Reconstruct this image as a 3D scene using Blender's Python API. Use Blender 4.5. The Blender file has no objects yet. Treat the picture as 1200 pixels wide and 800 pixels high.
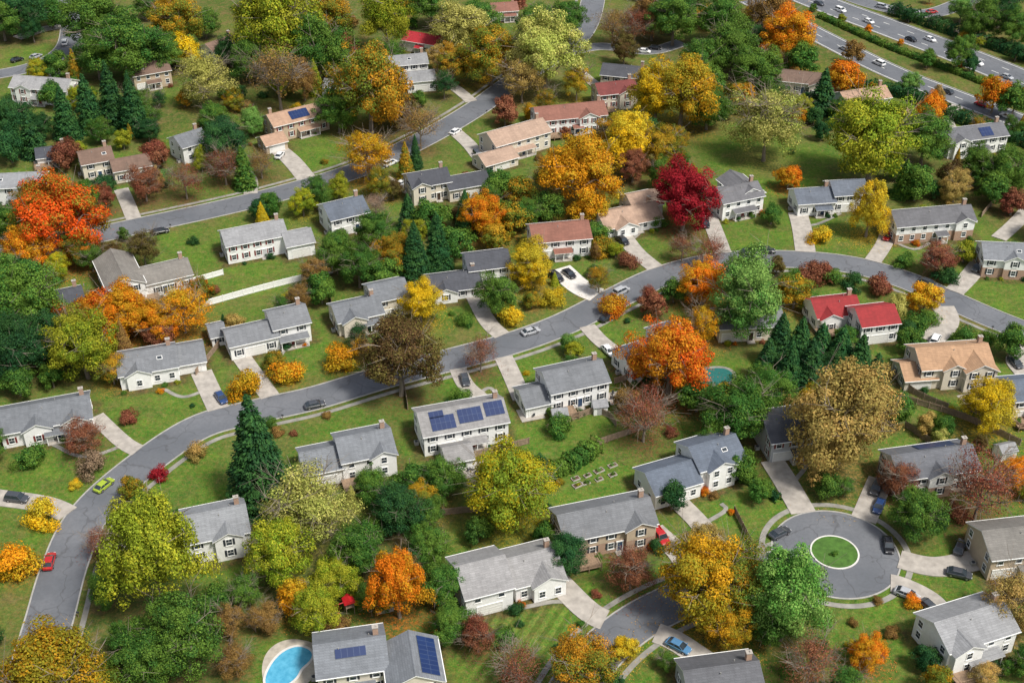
import bpy, math, random
import numpy as np
from mathutils import Vector, Matrix
random.seed(7); rng=np.random.default_rng(11)
scene=bpy.context.scene; COL=scene.collection
# ------------------------------------------------------------------ camera / survey
H=165.0; F=1500.0; PIT=math.radians(34.0); SP=math.sin(PIT); CP=math.cos(PIT)
def P(u,v,h=0.0):
    dv=v-400.0; t=(H-h)/(F*SP+dv*CP)
    return (t*(u-600.0), t*(F*CP-dv*SP))
def TT(v,h=0.0): return (H-h)/(F*SP+(v-400.0)*CP)
cam=bpy.data.cameras.new("camera"); co=bpy.data.objects.new("camera",cam); COL.objects.link(co)
co.location=(0,0,H); co.rotation_euler=(math.pi/2-PIT,0,0)
cam.sensor_width=36; cam.lens=36*F/1200; cam.clip_start=1; cam.clip_end=6000; scene.camera=co
scene.view_settings.view_transform='Standard'; scene.view_settings.look='None'; scene.view_settings.exposure=0
# ------------------------------------------------------------------ light
sdir=Vector((0.50,-0.40,1.0)).normalized()
w=bpy.data.worlds.new("World"); scene.world=w; w.use_nodes=True
nt=w.node_tree; bg=nt.nodes['Background']; sk=nt.nodes.new('ShaderNodeTexSky'); sk.sky_type='NISHITA'; sk.sun_disc=False
sk.sun_elevation=math.asin(sdir.z); sk.sun_rotation=math.atan2(sdir.x,sdir.y); sk.air_density=1.0; sk.dust_density=3.0
hs=nt.nodes.new('ShaderNodeHueSaturation'); hs.inputs['Saturation'].default_value=0.55; hs.inputs['Value'].default_value=1.0
nt.links.new(sk.outputs[0],hs.inputs['Color']); nt.links.new(hs.outputs[0],bg.inputs[0]); bg.inputs[1].default_value=0.15
sl=bpy.data.lights.new("sun",'SUN'); sl.energy=4.3; sl.angle=math.radians(10); sl.color=(1,0.955,0.87)
so=bpy.data.objects.new("sun",sl); COL.objects.link(so); so.rotation_euler=(-sdir).to_track_quat('-Z','Y').to_euler(); so.location=(50,-50,200)
# ------------------------------------------------------------------ materials
def newmat(name):
    m=bpy.data.materials.new(name); m.use_nodes=True; t=m.node_tree
    return m,t,t.nodes['Principled BSDF']
def N(t,k,**kw):
    n=t.nodes.new(k)
    for a,b in kw.items(): setattr(n,a,b)
    return n
def mathn(t,op,a,b=None):
    n=N(t,'ShaderNodeMath',operation=op)
    for i,x in enumerate((a,b)):
        if x is None: continue
        if isinstance(x,(int,float)): n.inputs[i].default_value=x
        else: t.links.new(x,n.inputs[i])
    return n.outputs[0]
def noise(t,scale,detail=4,vec=None,rough=0.6):
    n=N(t,'ShaderNodeTexNoise'); n.inputs['Scale'].default_value=scale; n.inputs['Detail'].default_value=detail; n.inputs['Roughness'].default_value=rough
    if vec is not None: t.links.new(vec,n.inputs['Vector'])
    return n.outputs['Fac']
def mix(t,fac,a,b,bt='MIX'):
    n=N(t,'ShaderNodeMix',data_type='RGBA',blend_type=bt)
    for s,x in ((n.inputs[0],fac),(n.inputs[6],a),(n.inputs[7],b)):
        if isinstance(x,(int,float)): s.default_value=x
        elif isinstance(x,tuple): s.default_value=(*x[:3],1)
        else: t.links.new(x,s)
    return n.outputs[2]
def ramp(t,fac,lo,hi,a=0.0,b=1.0):
    n=N(t,'ShaderNodeMapRange'); n.inputs[1].default_value=lo; n.inputs[2].default_value=hi; n.inputs[3].default_value=a; n.inputs[4].default_value=b
    t.links.new(fac,n.inputs[0]); return n.outputs[0]
def flat(name,col,rough=0.7,metal=0.0,var=0.15,sc=3.0):
    m,t,b=newmat(name); tc=N(t,'ShaderNodeTexCoord').outputs['Object']
    v=ramp(t,noise(t,sc,5,tc),0.3,0.7,1-var,1+var)
    n=N(t,'ShaderNodeVectorMath',operation='SCALE'); n.inputs[0].default_value=col[:3]; t.links.new(v,n.inputs['Scale'])
    t.links.new(n.outputs[0],b.inputs['Base Color']); b.inputs['Roughness'].default_value=rough; b.inputs['Metallic'].default_value=metal
    return m
def objmat(name,rough=0.8,kind='plain'):
    m,t,b=newmat(name); tc=N(t,'ShaderNodeTexCoord').outputs['Object']; oc=N(t,'ShaderNodeObjectInfo').outputs['Color']
    if kind=='shingle':
        sx=N(t,'ShaderNodeSeparateXYZ'); t.links.new(tc,sx.inputs[0])
        cb=N(t,'ShaderNodeCombineXYZ'); t.links.new(mathn(t,'ADD',sx.outputs[0],sx.outputs[1]),cb.inputs[0]); t.links.new(mathn(t,'MULTIPLY',sx.outputs[2],2.2),cb.inputs[1])
        br=N(t,'ShaderNodeTexBrick'); t.links.new(cb.outputs[0],br.inputs['Vector']); br.inputs['Scale'].default_value=1.0
        br.inputs['Brick Width'].default_value=0.9; br.inputs['Row Height'].default_value=0.42; br.inputs['Mortar Size'].default_value=0.03
        br.inputs['Color1'].default_value=(1.08,1.08,1.08,1); br.inputs['Color2'].default_value=(0.88,0.88,0.88,1); br.inputs['Mortar'].default_value=(0.76,0.76,0.76,1)
        c=mix(t,1.0,oc,br.outputs['Color'],'MULTIPLY')
        ol=N(t,'ShaderNodeObjectInfo').outputs['Random']
        va=N(t,'ShaderNodeVectorMath',operation='ADD'); t.links.new(tc,va.inputs[0]); t.links.new(mathn(t,'MULTIPLY',ol,50.0),va.inputs[1])
        n1=ramp(t,noise(t,0.3,4,va.outputs[0]),0.3,0.7,0.86,1.12); n2=ramp(t,noise(t,6,4,tc),0.3,0.7,0.86,1.14)
        cs=N(t,'ShaderNodeCombineXYZ'); t.links.new(mathn(t,'MULTIPLY',sx.outputs[0],1.6),cs.inputs[0]); t.links.new(mathn(t,'MULTIPLY',sx.outputs[2],0.25),cs.inputs[2]); t.links.new(mathn(t,'MULTIPLY',ol,30.0),cs.inputs[1])
        n3=ramp(t,noise(t,1.0,4,cs.outputs[0]),0.35,0.65,0.93,1.06)
        s=N(t,'ShaderNodeVectorMath',operation='SCALE'); t.links.new(c,s.inputs[0]); t.links.new(mathn(t,'MULTIPLY',mathn(t,'MULTIPLY',n1,n2),n3),s.inputs['Scale']); c=s.outputs[0]
    elif kind=='siding':
        sx=N(t,'ShaderNodeSeparateXYZ'); t.links.new(tc,sx.inputs[0])
        fr=mathn(t,'FRACT',mathn(t,'MULTIPLY',sx.outputs[2],4.0)); v=ramp(t,fr,0.0,0.25,0.84,1.0)
        n1=ramp(t,noise(t,1.2,5,tc),0.3,0.7,0.9,1.04)
        s=N(t,'ShaderNodeVectorMath',operation='SCALE'); t.links.new(oc,s.inputs[0]); t.links.new(mathn(t,'MULTIPLY',v,n1),s.inputs['Scale']); c=s.outputs[0]
    elif kind=='brick':
        sx=N(t,'ShaderNodeSeparateXYZ'); t.links.new(tc,sx.inputs[0])
        cb=N(t,'ShaderNodeCombineXYZ'); t.links.new(mathn(t,'ADD',sx.outputs[0],sx.outputs[1]),cb.inputs[0]); t.links.new(sx.outputs[2],cb.inputs[1])
        br=N(t,'ShaderNodeTexBrick'); t.links.new(cb.outputs[0],br.inputs['Vector']); br.inputs['Scale'].default_value=4.0
        br.inputs['Color1'].default_value=(0.40,0.25,0.17,1); br.inputs['Color2'].default_value=(0.32,0.18,0.12,1); br.inputs['Mortar'].default_value=(0.42,0.36,0.3,1)
        c=br.outputs['Color']
    else:
        n1=ramp(t,noise(t,2,4,tc),0.3,0.7,0.9,1.1)
        s=N(t,'ShaderNodeVectorMath',operation='SCALE'); t.links.new(oc,s.inputs[0]); t.links.new(n1,s.inputs['Scale']); c=s.outputs[0]
    t.links.new(c,b.inputs['Base Color']); b.inputs['Roughness'].default_value=rough
    return m
M_roof=objmat("roof_shingle",0.85,'shingle'); M_side=objmat("siding",0.6,'siding'); M_brick=objmat("brick",0.85,'brick')
M_paint=objmat("car_paint",0.25); M_paint.node_tree.nodes['Principled BSDF'].inputs['Coat Weight'].default_value=0.6
M_trim=flat("white_trim",(0.82,0.82,0.80),0.5,0,0.06); M_dark=flat("dark_shutter",(0.03,0.035,0.045),0.6); M_redsh=flat("red_shutter",(0.18,0.03,0.03),0.6)
M_glass=flat("window_glass",(0.03,0.04,0.05),0.08,0,0.3,1.0); M_conc=flat("concrete",(0.36,0.33,0.295),0.9,0,0.24,0.6); M_conc2=flat("pale_concrete",(0.60,0.58,0.55),0.9,0,0.12,0.6)
M_kerb=flat("kerb_concrete",(0.34,0.33,0.31),0.9,0,0.2,0.8); M_walk=flat("pavement_concrete",(0.24,0.23,0.205),0.9,0,0.3,0.5)
M_tyre=flat("tyre_rubber",(0.02,0.02,0.02),0.8); M_rim=flat("wheel_rim",(0.45,0.45,0.47),0.3,0.8); M_lamp=flat("headlight_lens",(0.7,0.7,0.7),0.1); M_tail=flat("taillight_lens",(0.4,0.02,0.02),0.2)
M_line=flat("road_paint",(0.7,0.7,0.66),0.7)
M_wood=flat("fence_wood",(0.27,0.195,0.14),0.85,0,0.3,2); M_vinyl=flat("white_vinyl",(0.80,0.80,0.78),0.5,0,0.05)
M_deck=flat("deck_boards",(0.25,0.17,0.11),0.8,0,0.3,3); M_gdoor=flat("garage_door_paint",(0.70,0.69,0.66),0.55,0,0.05)
M_door=objmat("door_paint",0.5); M_plastic=objmat("coloured_plastic",0.4)
M_mulch=flat("mulch",(0.09,0.05,0.035),0.95,0,0.4,2.0); M_stone=flat("cream_stone",(0.40,0.36,0.30),0.9,0,0.25,0.7)
M_asph,t,b=newmat("asphalt"); tc=N(t,'ShaderNodeTexCoord').outputs['Object']
c=mix(t,ramp(t,noise(t,0.08,5,tc),0.35,0.65),(0.105,0.114,0.130),(0.150,0.158,0.175)); c=mix(t,ramp(t,noise(t,1.5,6,tc),0.4,0.75,0,0.45),c,(0.085,0.088,0.098))
vo=N(t,'ShaderNodeTexVoronoi',feature='DISTANCE_TO_EDGE'); vo.inputs['Scale'].default_value=0.12
nv=N(t,'ShaderNodeTexNoise'); nv.inputs['Scale'].default_value=0.3; t.links.new(tc,nv.inputs['Vector'])
av=N(t,'ShaderNodeVectorMath',operation='MULTIPLY_ADD'); t.links.new(nv.outputs['Color'],av.inputs[0]); av.inputs[1].default_value=(5,5,0); t.links.new(tc,av.inputs[2]); t.links.new(av.outputs[0],vo.inputs['Vector'])
c=mix(t,ramp(t,vo.outputs['Distance'],0.0,0.02,0.6,0),c,(0.06,0.06,0.065))
t.links.new(c,b.inputs['Base Color']); b.inputs['Roughness'].default_value=0.85
M_solar,t,b=newmat("solar_cells"); tc=N(t,'ShaderNodeTexCoord').outputs['Object']; br=N(t,'ShaderNodeTexBrick'); br.offset=0; t.links.new(tc,br.inputs['Vector'])
br.inputs['Scale'].default_value=1; br.inputs['Brick Width'].default_value=1.0; br.inputs['Row Height'].default_value=1.6; br.inputs['Mortar Size'].default_value=0.025
br.inputs['Color1'].default_value=(0.008,0.022,0.085,1); br.inputs['Color2'].default_value=(0.011,0.030,0.11,1); br.inputs['Mortar'].default_value=(0.07,0.10,0.17,1)
t.links.new(br.outputs['Color'],b.inputs['Base Color']); b.inputs['Roughness'].default_value=0.3
M_water,t,b=newmat("pool_water"); tc=N(t,'ShaderNodeTexCoord').outputs['Object']
t.links.new(mix(t,ramp(t,noise(t,0.8,3,tc),0.35,0.65),(0.06,0.30,0.47),(0.11,0.40,0.58)),b.inputs['Base Color']); b.inputs['Roughness'].default_value=0.15
M_cover=flat("green_pool_cover",(0.02,0.13,0.12),0.5)
M_bark=flat("bark",(0.20,0.165,0.13),0.95,0,0.35,3)
M_leaf,t,b=newmat("foliage"); oi=N(t,'ShaderNodeObjectInfo')
a2=N(t,'ShaderNodeAttribute',attribute_type='OBJECT',attribute_name='tint2'); cl=N(t,'ShaderNodeAttribute',attribute_type='GEOMETRY',attribute_name='clump'); lr=N(t,'ShaderNodeAttribute',attribute_type='GEOMETRY',attribute_name='leafr')
f=mathn(t,'ADD',mathn(t,'MULTIPLY',cl.outputs['Fac'],0.72),mathn(t,'MULTIPLY',lr.outputs['Fac'],0.28))
c=mix(t,ramp(t,f,0.40,0.62),oi.outputs['Color'],a2.outputs['Color'])
s=N(t,'ShaderNodeVectorMath',operation='SCALE'); t.links.new(c,s.inputs[0]); t.links.new(mathn(t,'MULTIPLY',ramp(t,lr.outputs['Fac'],0,1,0.6,1.5),ramp(t,cl.outputs['Fac'],0,1,1.1,0.9)),s.inputs['Scale'])
t.links.new(s.outputs[0],b.inputs['Base Color']); b.inputs['Roughness'].default_value=0.65; b.inputs['Specular IOR Level'].default_value=0.12
tr=N(t,'ShaderNodeBsdfTranslucent'); t.links.new(s.outputs[0],tr.inputs[0]); ms=N(t,'ShaderNodeMixShader'); ms.inputs[0].default_value=0.30
t.links.new(b.outputs[0],ms.inputs[1]); t.links.new(tr.outputs[0],ms.inputs[2]); t.links.new(ms.outputs[0],t.nodes['Material Output'].inputs[0])
M_fall,t,b=newmat("fallen_leaf"); a=N(t,'ShaderNodeAttribute',attribute_name='leafcol'); t.links.new(a.outputs['Color'],b.inputs['Base Color']); b.inputs['Roughness'].default_value=0.8
# ground
M_ground,t,b=newmat("lawn_ground"); tc=N(t,'ShaderNodeTexCoord').outputs['Object']
la=N(t,'ShaderNodeAttribute',attribute_name='litter'); lu=N(t,'ShaderNodeAttribute',attribute_name='zone')
g=mix(t,ramp(t,noise(t,0.05,5,tc),0.38,0.62),(0.038,0.095,0.018),(0.080,0.125,0.026))
g=mix(t,ramp(t,noise(t,0.22,6,tc,0.7),0.46,0.66,0,0.85),g,(0.150,0.112,0.052))
sz=N(t,'ShaderNodeSeparateColor'); t.links.new(lu.outputs['Color'],sz.inputs[0])
lush=mix(t,ramp(t,noise(t,0.25,6,tc,0.75),0.36,0.62),(0.030,0.122,0.014),(0.088,0.178,0.022))
g=mix(t,mathn(t,'MULTIPLY',sz.outputs[0],ramp(t,noise(t,0.13,6,tc,0.75),0.43,0.60,1.0,0.35)),g,lush)
g=mix(t,ramp(t,noise(t,0.45,6,tc,0.8),0.55,0.67,0,0.65),g,(0.150,0.110,0.052))
sx=N(t,'ShaderNodeSeparateXYZ'); t.links.new(tc,sx.inputs[0])
st=mathn(t,'FRACT',mathn(t,'ADD',mathn(t,'MULTIPLY',sx.outputs[0],0.45),mathn(t,'MULTIPLY',sx.outputs[1],-0.22))); stv=ramp(t,mathn(t,'ABSOLUTE',mathn(t,'SUBTRACT',st,0.5)),0.2,0.3,-0.17,0.17)
strm=mathn(t,'ADD',mathn(t,'MULTIPLY',stv,sz.outputs[2]),1.0)
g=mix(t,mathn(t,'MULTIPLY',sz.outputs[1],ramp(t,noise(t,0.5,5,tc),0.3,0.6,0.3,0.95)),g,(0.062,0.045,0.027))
nl=ramp(t,noise(t,1.6,7,tc,0.8),0.45,0.60); g=mix(t,mathn(t,'MULTIPLY',nl,la.outputs['Alpha']),g,la.outputs['Color'])
n3=mathn(t,'MULTIPLY',ramp(t,noise(t,4,6,tc,0.7),0.3,0.7,0.62,1.38),ramp(t,noise(t,0.9,5,tc,0.7),0.3,0.7,0.72,1.28)); n3=mathn(t,'MULTIPLY',n3,strm)
s=N(t,'ShaderNodeVectorMath',operation='SCALE'); t.links.new(g,s.inputs[0]); t.links.new(n3,s.inputs['Scale'])
t.links.new(s.outputs[0],b.inputs['Base Color']); b.inputs['Roughness'].default_value=0.95; b.inputs['Specular IOR Level'].default_value=0.05
M_lawn=flat("island_grass",(0.055,0.130,0.018),0.95,0,0.35,1.0)
# ------------------------------------------------------------------ mesh helpers
class MB:
    def __init__(s): s.v=[]; s.f=[]; s.m=[]
    def add(s,vs,fs,mat=0):
        o=len(s.v); s.v+= [tuple(x) for x in vs]; s.f+=[tuple(i+o for i in f) for f in fs]; s.m+=[mat]*len(fs)
    def box(s,cx,cy,cz,sx,sy,sz,mat=0,rot=0.0):
        c,q=math.cos(rot),math.sin(rot); vs=[]
        for z in (-.5,.5):
            for x,y in ((-.5,-.5),(.5,-.5),(.5,.5),(-.5,.5)):
                X,Y=x*sx,y*sy; vs.append((cx+X*c-Y*q,cy+X*q+Y*c,cz+z*sz))
        s.add(vs,[(3,2,1,0),(4,5,6,7),(0,1,5,4),(1,2,6,5),(2,3,7,6),(3,0,4,7)],mat)
    def tube(s,p0,p1,r0,r1,n=6,mat=0):
        p0,p1=Vector(p0),Vector(p1); d=(p1-p0).normalized(); a=d.orthogonal().normalized(); b=d.cross(a); vs=[]
        for p,r in ((p0,r0),(p1,r1)):
            for i in range(n):
                th=2*math.pi*i/n; vs.append(p+a*math.cos(th)*r+b*math.sin(th)*r)
        s.add(vs,[(i,(i+1)%n,n+(i+1)%n,n+i) for i in range(n)]+[tuple(range(n,2*n)),tuple(reversed(range(n)))],mat)
    def mesh(s,name,mats,smooth=False):
        me=bpy.data.meshes.new(name); me.from_pydata(s.v,[],s.f)
        for m in mats: me.materials.append(m)
        me.polygons.foreach_set('material_index',s.m)
        if smooth: me.polygons.foreach_set('use_smooth',[True]*len(s.f))
        me.update(); return me
def link(name,data,parent=None,loc=(0,0,0),rot=(0,0,0),color=None):
    o=bpy.data.objects.new(name,data); COL.objects.link(o); o.location=loc; o.rotation_euler=rot
    if parent: o.parent=parent
    if color: o.color=(*color[:3],1)
    return o
def tag(o,label,cat,group=None):
    o["label"]=label; o["category"]=cat
    if group: o["group"]=group
def struct(o): o["kind"]="structure"
# ------------------------------------------------------------------ roads
def catmull(pts,step):
    pts=[np.array(p) for p in pts]; pts=[2*pts[0]-pts[1]]+pts+[2*pts[-1]-pts[-2]]; out=[]
    for i in range(1,len(pts)-2):
        a,b_,c_,d=pts[i-1:i+3]; n=max(2,int(np.linalg.norm(c_-b_)/step))
        for k in range(n):
            q=k/n; out.append(0.5*((2*b_)+(-a+c_)*q+(2*a-5*b_+4*c_-d)*q*q+(-a+3*b_-3*c_+d)*q**3))
    out.append(pts[-2]); return np.array(out)
RD=[
 ([(8,900),(36,800),(58,725),(76,662),(102,606),(152,556),(230,502),(300,482),(370,466),(450,442),(530,421),(600,402),(660,380),(720,350),(780,322),(850,306),(930,304),(1000,311),(1060,328),(1110,350),(1160,372),(1220,396),(1300,430)],8.2,"road"),
 ([(-120,330),(0,302),(125,273),(250,246),(320,229),(400,206),(450,186),(510,156),(560,126),(600,97),(645,68),(680,40),(695,0),(700,-60)],8.6,"road"),
 ([(978,648),(900,668),(840,688),(785,708),(740,733),(700,768),(668,815),(640,880)],8.0,"road"),
 ([(66,-60),(78,0),(84,30),(76,58),(40,78),(-20,90),(-100,100)],7.5,"road"),
 ([(640,68),(700,55),(760,60),(800,50)],6.0,"road"),
 ([(860,-45),(940,-6),(1040,32),(1120,62),(1200,94),(1320,145)],15.5,"highway"),
 ([(880,0),(960,42),(1040,82),(1110,110),(1200,144),(1320,192)],10.5,"highway"),
 ([(950,-22),(1010,2),(1060,14),(1100,14),(1150,-8),(1200,-40)],8.0,"road"),
]
roads=[]
for px,wd,nm in RD: roads.append((catmull([P(*p) for p in px],1.5),wd,nm))
CC=np.array(P(979,648)); CR=11.5
def on_road(x,y,skip=-1,extra=0.0,circ=True):
    for i,(s,wd,_) in enumerate(roads):
        if i==skip: continue
        d=np.min((s[:,0]-x)**2+(s[:,1]-y)**2)
        if d<(wd/2+extra)**2: return True
    if circ and (x-CC[0])**2+(y-CC[1])**2<(CR+extra)**2: return True
    return False
def normals(s):
    d=np.gradient(s,axis=0); d/=np.linalg.norm(d,axis=1)[:,None]; return np.stack([-d[:,1],d[:,0]],1)
def strip(mb,s,o0,o1,z,z0=None,test=None,mat=0):
    n=normals(s); A=s+n*o0; B=s+n*o1
    for i in range(len(s)-1):
        m=(A[i]+A[i+1]+B[i]+B[i+1])/4
        if test and not test(m[0],m[1]): continue
        if z0 is None: mb.add([(*A[i],z),(*B[i],z),(*B[i+1],z),(*A[i+1],z)],[(3,2,1,0)],mat)
        else:
            vs=[(*A[i],z),(*B[i],z),(*B[i+1],z),(*A[i+1],z),(*A[i],z0),(*B[i],z0),(*B[i+1],z0),(*A[i+1],z0)]
            mb.add(vs,[(3,2,1,0),(0,1,5,4),(1,2,6,5),(2,3,7,6),(3,0,4,7)],mat)
def fixn(me):
    import bmesh
    bm=bmesh.new(); bm.from_mesh(me)
    for f in bm.faces:
        if f.normal.z<-0.5: f.normal_flip()
    bm.to_mesh(me); bm.free()
for i,(s,wd,nm) in enumerate(roads):
    mb=MB(); strip(mb,s,-wd/2,wd/2,0.012+0.004*i); me=mb.mesh(nm,[M_asph]); fixn(me); struct(link(nm,me))
mb=MB(); n=72; vs=[(CC[0]+CR*math.cos(2*math.pi*k/n),CC[1]+CR*math.sin(2*math.pi*k/n),0.05) for k in range(n)]; mb.add(vs,[tuple(range(n))]); struct(link("turning_circle_road",mb.mesh("turning_circle_road",[M_asph])))
mb=MB(); mw=MB()
for i,(s,wd,nm) in enumerate(roads):
    for sg in (-1,1):
        strip(mb,s,sg*wd/2,sg*(wd/2+0.28),0.13,0.0,lambda x,y:not on_road(x,y,i,0.2))
        if (i in(0,1) and sg==(1 if i else -1)) or i==2: strip(mw,s,sg*(wd/2+1.4),sg*(wd/2+2.4),0.08,0.0,lambda x,y:not on_road(x,y,i,0.2))
a=np.linspace(0,2*math.pi,97); circ=np.stack([np.cos(a),np.sin(a)],1)
strip(mb,CC+circ*CR,0,-0.3,0.13,0,lambda x,y:not on_road(x,y,-1,0.1,False)); strip(mw,CC+circ*(CR+1.4),0,-1.1,0.085,0,lambda x,y:not on_road(x,y,-1,0.1,False))
IC=np.array(P(978,647)); mi=MB(); strip(mi,IC+circ*4.2,0,-0.3,0.19,0); me=mi.mesh("island_kerb",[M_conc2]); fixn(me); struct(link("island_kerb",me))
me=mb.mesh("kerb",[M_kerb]); fixn(me); struct(link("kerb",me)); me=mw.mesh("pavement",[M_walk]); fixn(me); struct(link("pavement",me))
mb=MB(); mb.add([(IC[0]+4.2*math.cos(x),IC[1]+4.2*math.sin(x),0.17) for x in a[:-1]],[tuple(range(96))]); struct(link("island_lawn",mb.mesh("island_lawn",[M_lawn])))
mb=MB()
for i in (5,6):
    s,wd,_=roads[i]; z=0.012+0.004*i+0.006
    for e in (-wd/2+0.6,wd/2-0.6): strip(mb,s,e-0.12,e+0.12,z)
    for e in ((-wd/6,wd/6) if i==5 else (0,)):
        cnt=[0]
        def dash(x,y):
            cnt[0]+=1; return cnt[0]%7<2
        strip(mb,s,e-0.12,e+0.12,z,None,dash)
me=mb.mesh("lane_markings",[M_line]); fixn(me); struct(link("lane_markings",me))
DR=[([(185,535),(150,522),(112,488)],3.6,0),([(262,492),(246,458),(236,436)],4.6,0),([(325,476),(302,445),(284,420)],4.2,0),([(532,421),(545,450),(565,468)],3.8,0),
([(585,408),(600,440),(612,468)],4.2,0),([(600,402),(574,380),(556,348)],4.2,0),([(716,352),(682,338),(655,315)],6.5,1),([(778,322),(748,298),(730,276)],4.6,0),
([(850,304),(838,272),(830,252)],4.5,0),([(945,303),(940,270),(935,250)],5.2,0),([(1018,313),(1035,288),(1042,270)],4.2,0),([(1110,350),(1135,325),(1152,303)],4.6,0),
([(1095,343),(1110,375),(1090,400)],5.5,0),([(365,217),(343,190),(322,172)],5.5,0),([(292,238),(294,212),(280,195)],3.8,0),([(425,198),(455,212),(482,225)],3.8,0),
([(738,733),(695,720),(650,678)],4.8,0),([(812,700),(800,655),(765,620)],4.5,0),([(868,680),(825,620),(797,590)],4.2,0),([(955,625),(925,572),(905,540)],5.0,0),
([(1005,625),(1020,590),(1032,562)],4.8,0),([(1035,650),(1095,664),(1150,655)],5.0,0),([(1015,680),(1055,686),(1095,708),(1100,735)],4.5,0),([(740,733),(785,748),(832,778)],4.6,0),
([(98,612),(55,592),(-10,582)],4.5,0),([(680,373),(702,398),(728,418)],4.0,0),([(525,148),(548,168),(562,185)],4.5,0),([(840,306),(870,330),(885,355)],3.5,0),([(1130,118),(1110,138),(1120,160)],4,0),
([(160,265),(150,240),(142,222)],4,0),([(1220,396),(1190,420),(1200,440)],4,0),([(78,30),(50,35),(20,45)],5,0),([(1170,280),(1190,262),(1210,240)],4,0),([(98,615),(120,640),(205,650)],2.2,0),([(82,35),(120,50),(155,62)],4,0),([(65,80),(60,100),(55,118)],4,0),([(560,126),(535,105),(515,95)],4,0),([(660,60),(680,85),(698,100)],4,0),([(25,297),(30,262),(35,240)],4,0)]
drv=[]
for px,wd,k in DR:
    s=catmull([P(*p) for p in px],0.4); drv.append((s,wd)); mb=MB(); strip(mb,s,-wd/2,wd/2,0.14+0.002*len(drv),0.0,lambda x,y:not on_road(x,y,-1,0.02))
    me=mb.mesh("driveway",[M_conc2 if k else M_conc]); fixn(me); struct(link("driveway",me))
WK=[[(300,445),(322,425),(335,408)],[(560,462),(575,455),(590,475)],[(600,450),(640,470),(660,478)],[(700,725),(660,705),(610,712)],[(150,520),(100,535),(60,520)],[(246,455),(215,465),(190,455)],
    [(1040,280),(1070,292),(1090,285)],[(940,265),(960,262),(985,250)],[(735,285),(750,272),(745,262)],[(822,615),(850,598),(845,590)],[(800,650),(770,645),(740,635)],[(925,570),(945,545),(935,535)],[(1100,380),(1075,440),(1130,455)]]
for px in WK:
    s=catmull([P(*p) for p in px],0.6); mb=MB(); strip(mb,s,-0.45,0.45,0.10,0,lambda x,y:not on_road(x,y,-1,0)); me=mb.mesh("path",[M_walk]); fixn(me); struct(link("path",me))
# ------------------------------------------------------------------ house parts
def win_mesh(name,sh):
    mb=MB(); W,Hh=1.15,1.45
    mb.box(0,-0.02,0,W,0.06,Hh,0)
    for x in (-W/2,W/2): mb.box(x,-0.045,0,0.11,0.11,Hh+0.11,1)
    for z in (-Hh/2,Hh/2): mb.box(0,-0.047,z,W-0.11,0.10,0.11,1)
    mb.box(0,-0.045,0,W-0.11,0.05,0.06,1); mb.box(0,-0.043,0.37,0.04,0.045,0.62,1); mb.box(0,-0.07,-Hh/2-0.08,W+0.3,0.16,0.05,1)
    mats=[M_glass,M_trim]
    if sh:
        mats.append(sh)
        for x in (-W/2-0.28,W/2+0.28): mb.box(x,-0.03,0,0.38,0.05,Hh+0.05,2)
    return mb.mesh(name,mats)
WIN=[win_mesh("window",None),win_mesh("window",M_dark),win_mesh("window",M_redsh)]
mb=MB(); mb.box(0,-0.03,1.15,4.6,0.06,2.2,0)
for k in range(1,4): mb.box(0,-0.065,0.05+k*0.55,4.5,0.02,0.04,1)
for x in (-2.35,2.35): mb.box(x,-0.05,1.17,0.15,0.12,2.34,1)
mb.box(0,-0.05,2.4,4.85,0.13,0.16,1); GAR=mb.mesh("garage_door",[M_gdoor,M_trim])
mb=MB(); mb.box(0,-0.03,1.3,1.0,0.06,2.1,0); GDO=mb.mesh("door",[M_door])
mb=MB()
for x in (-0.57,0.57): mb.box(x,-0.05,1.35,0.14,0.12,2.3,0)
mb.box(0,-0.06,2.5,1.6,0.2,0.2,0); mb.box(0,-0.6,0.1,1.8,1.2,0.2,1); GFR=mb.mesh("door_frame",[M_trim,M_conc])
mb=MB(); mb.box(0,0,0,0.9,0.75,2.6,0); mb.box(0,0,1.33,1.05,0.9,0.12,1); mb.box(0.18,0,1.47,0.25,0.3,0.2,1); CHI=mb.mesh("chimney",[M_brick,M_conc])
mb=MB(); mb.tube((0,0,-0.2),(0,0,0.45),0.08,0.08,8); VEN=mb.mesh("vent_pipe",[M_kerb])
mb=MB(); mb.box(0,0,0,1.2,0.9,0.12,0); mb.box(0,0,0.07,1.0,0.7,0.04,1); SKY=mb.mesh("skylight",[M_trim,M_glass])
mb=MB(); mb.box(0,0,0.42,0.85,0.85,0.8,0); mb.tube((0,0,0.82),(0,0,0.88),0.33,0.33,12,1); ACU=mb.mesh("air_conditioner",[M_kerb,M_dark])
PITCH=0.5; houses=[]
EV={1:2.8,1.5:3.9,2:5.3}
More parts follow.
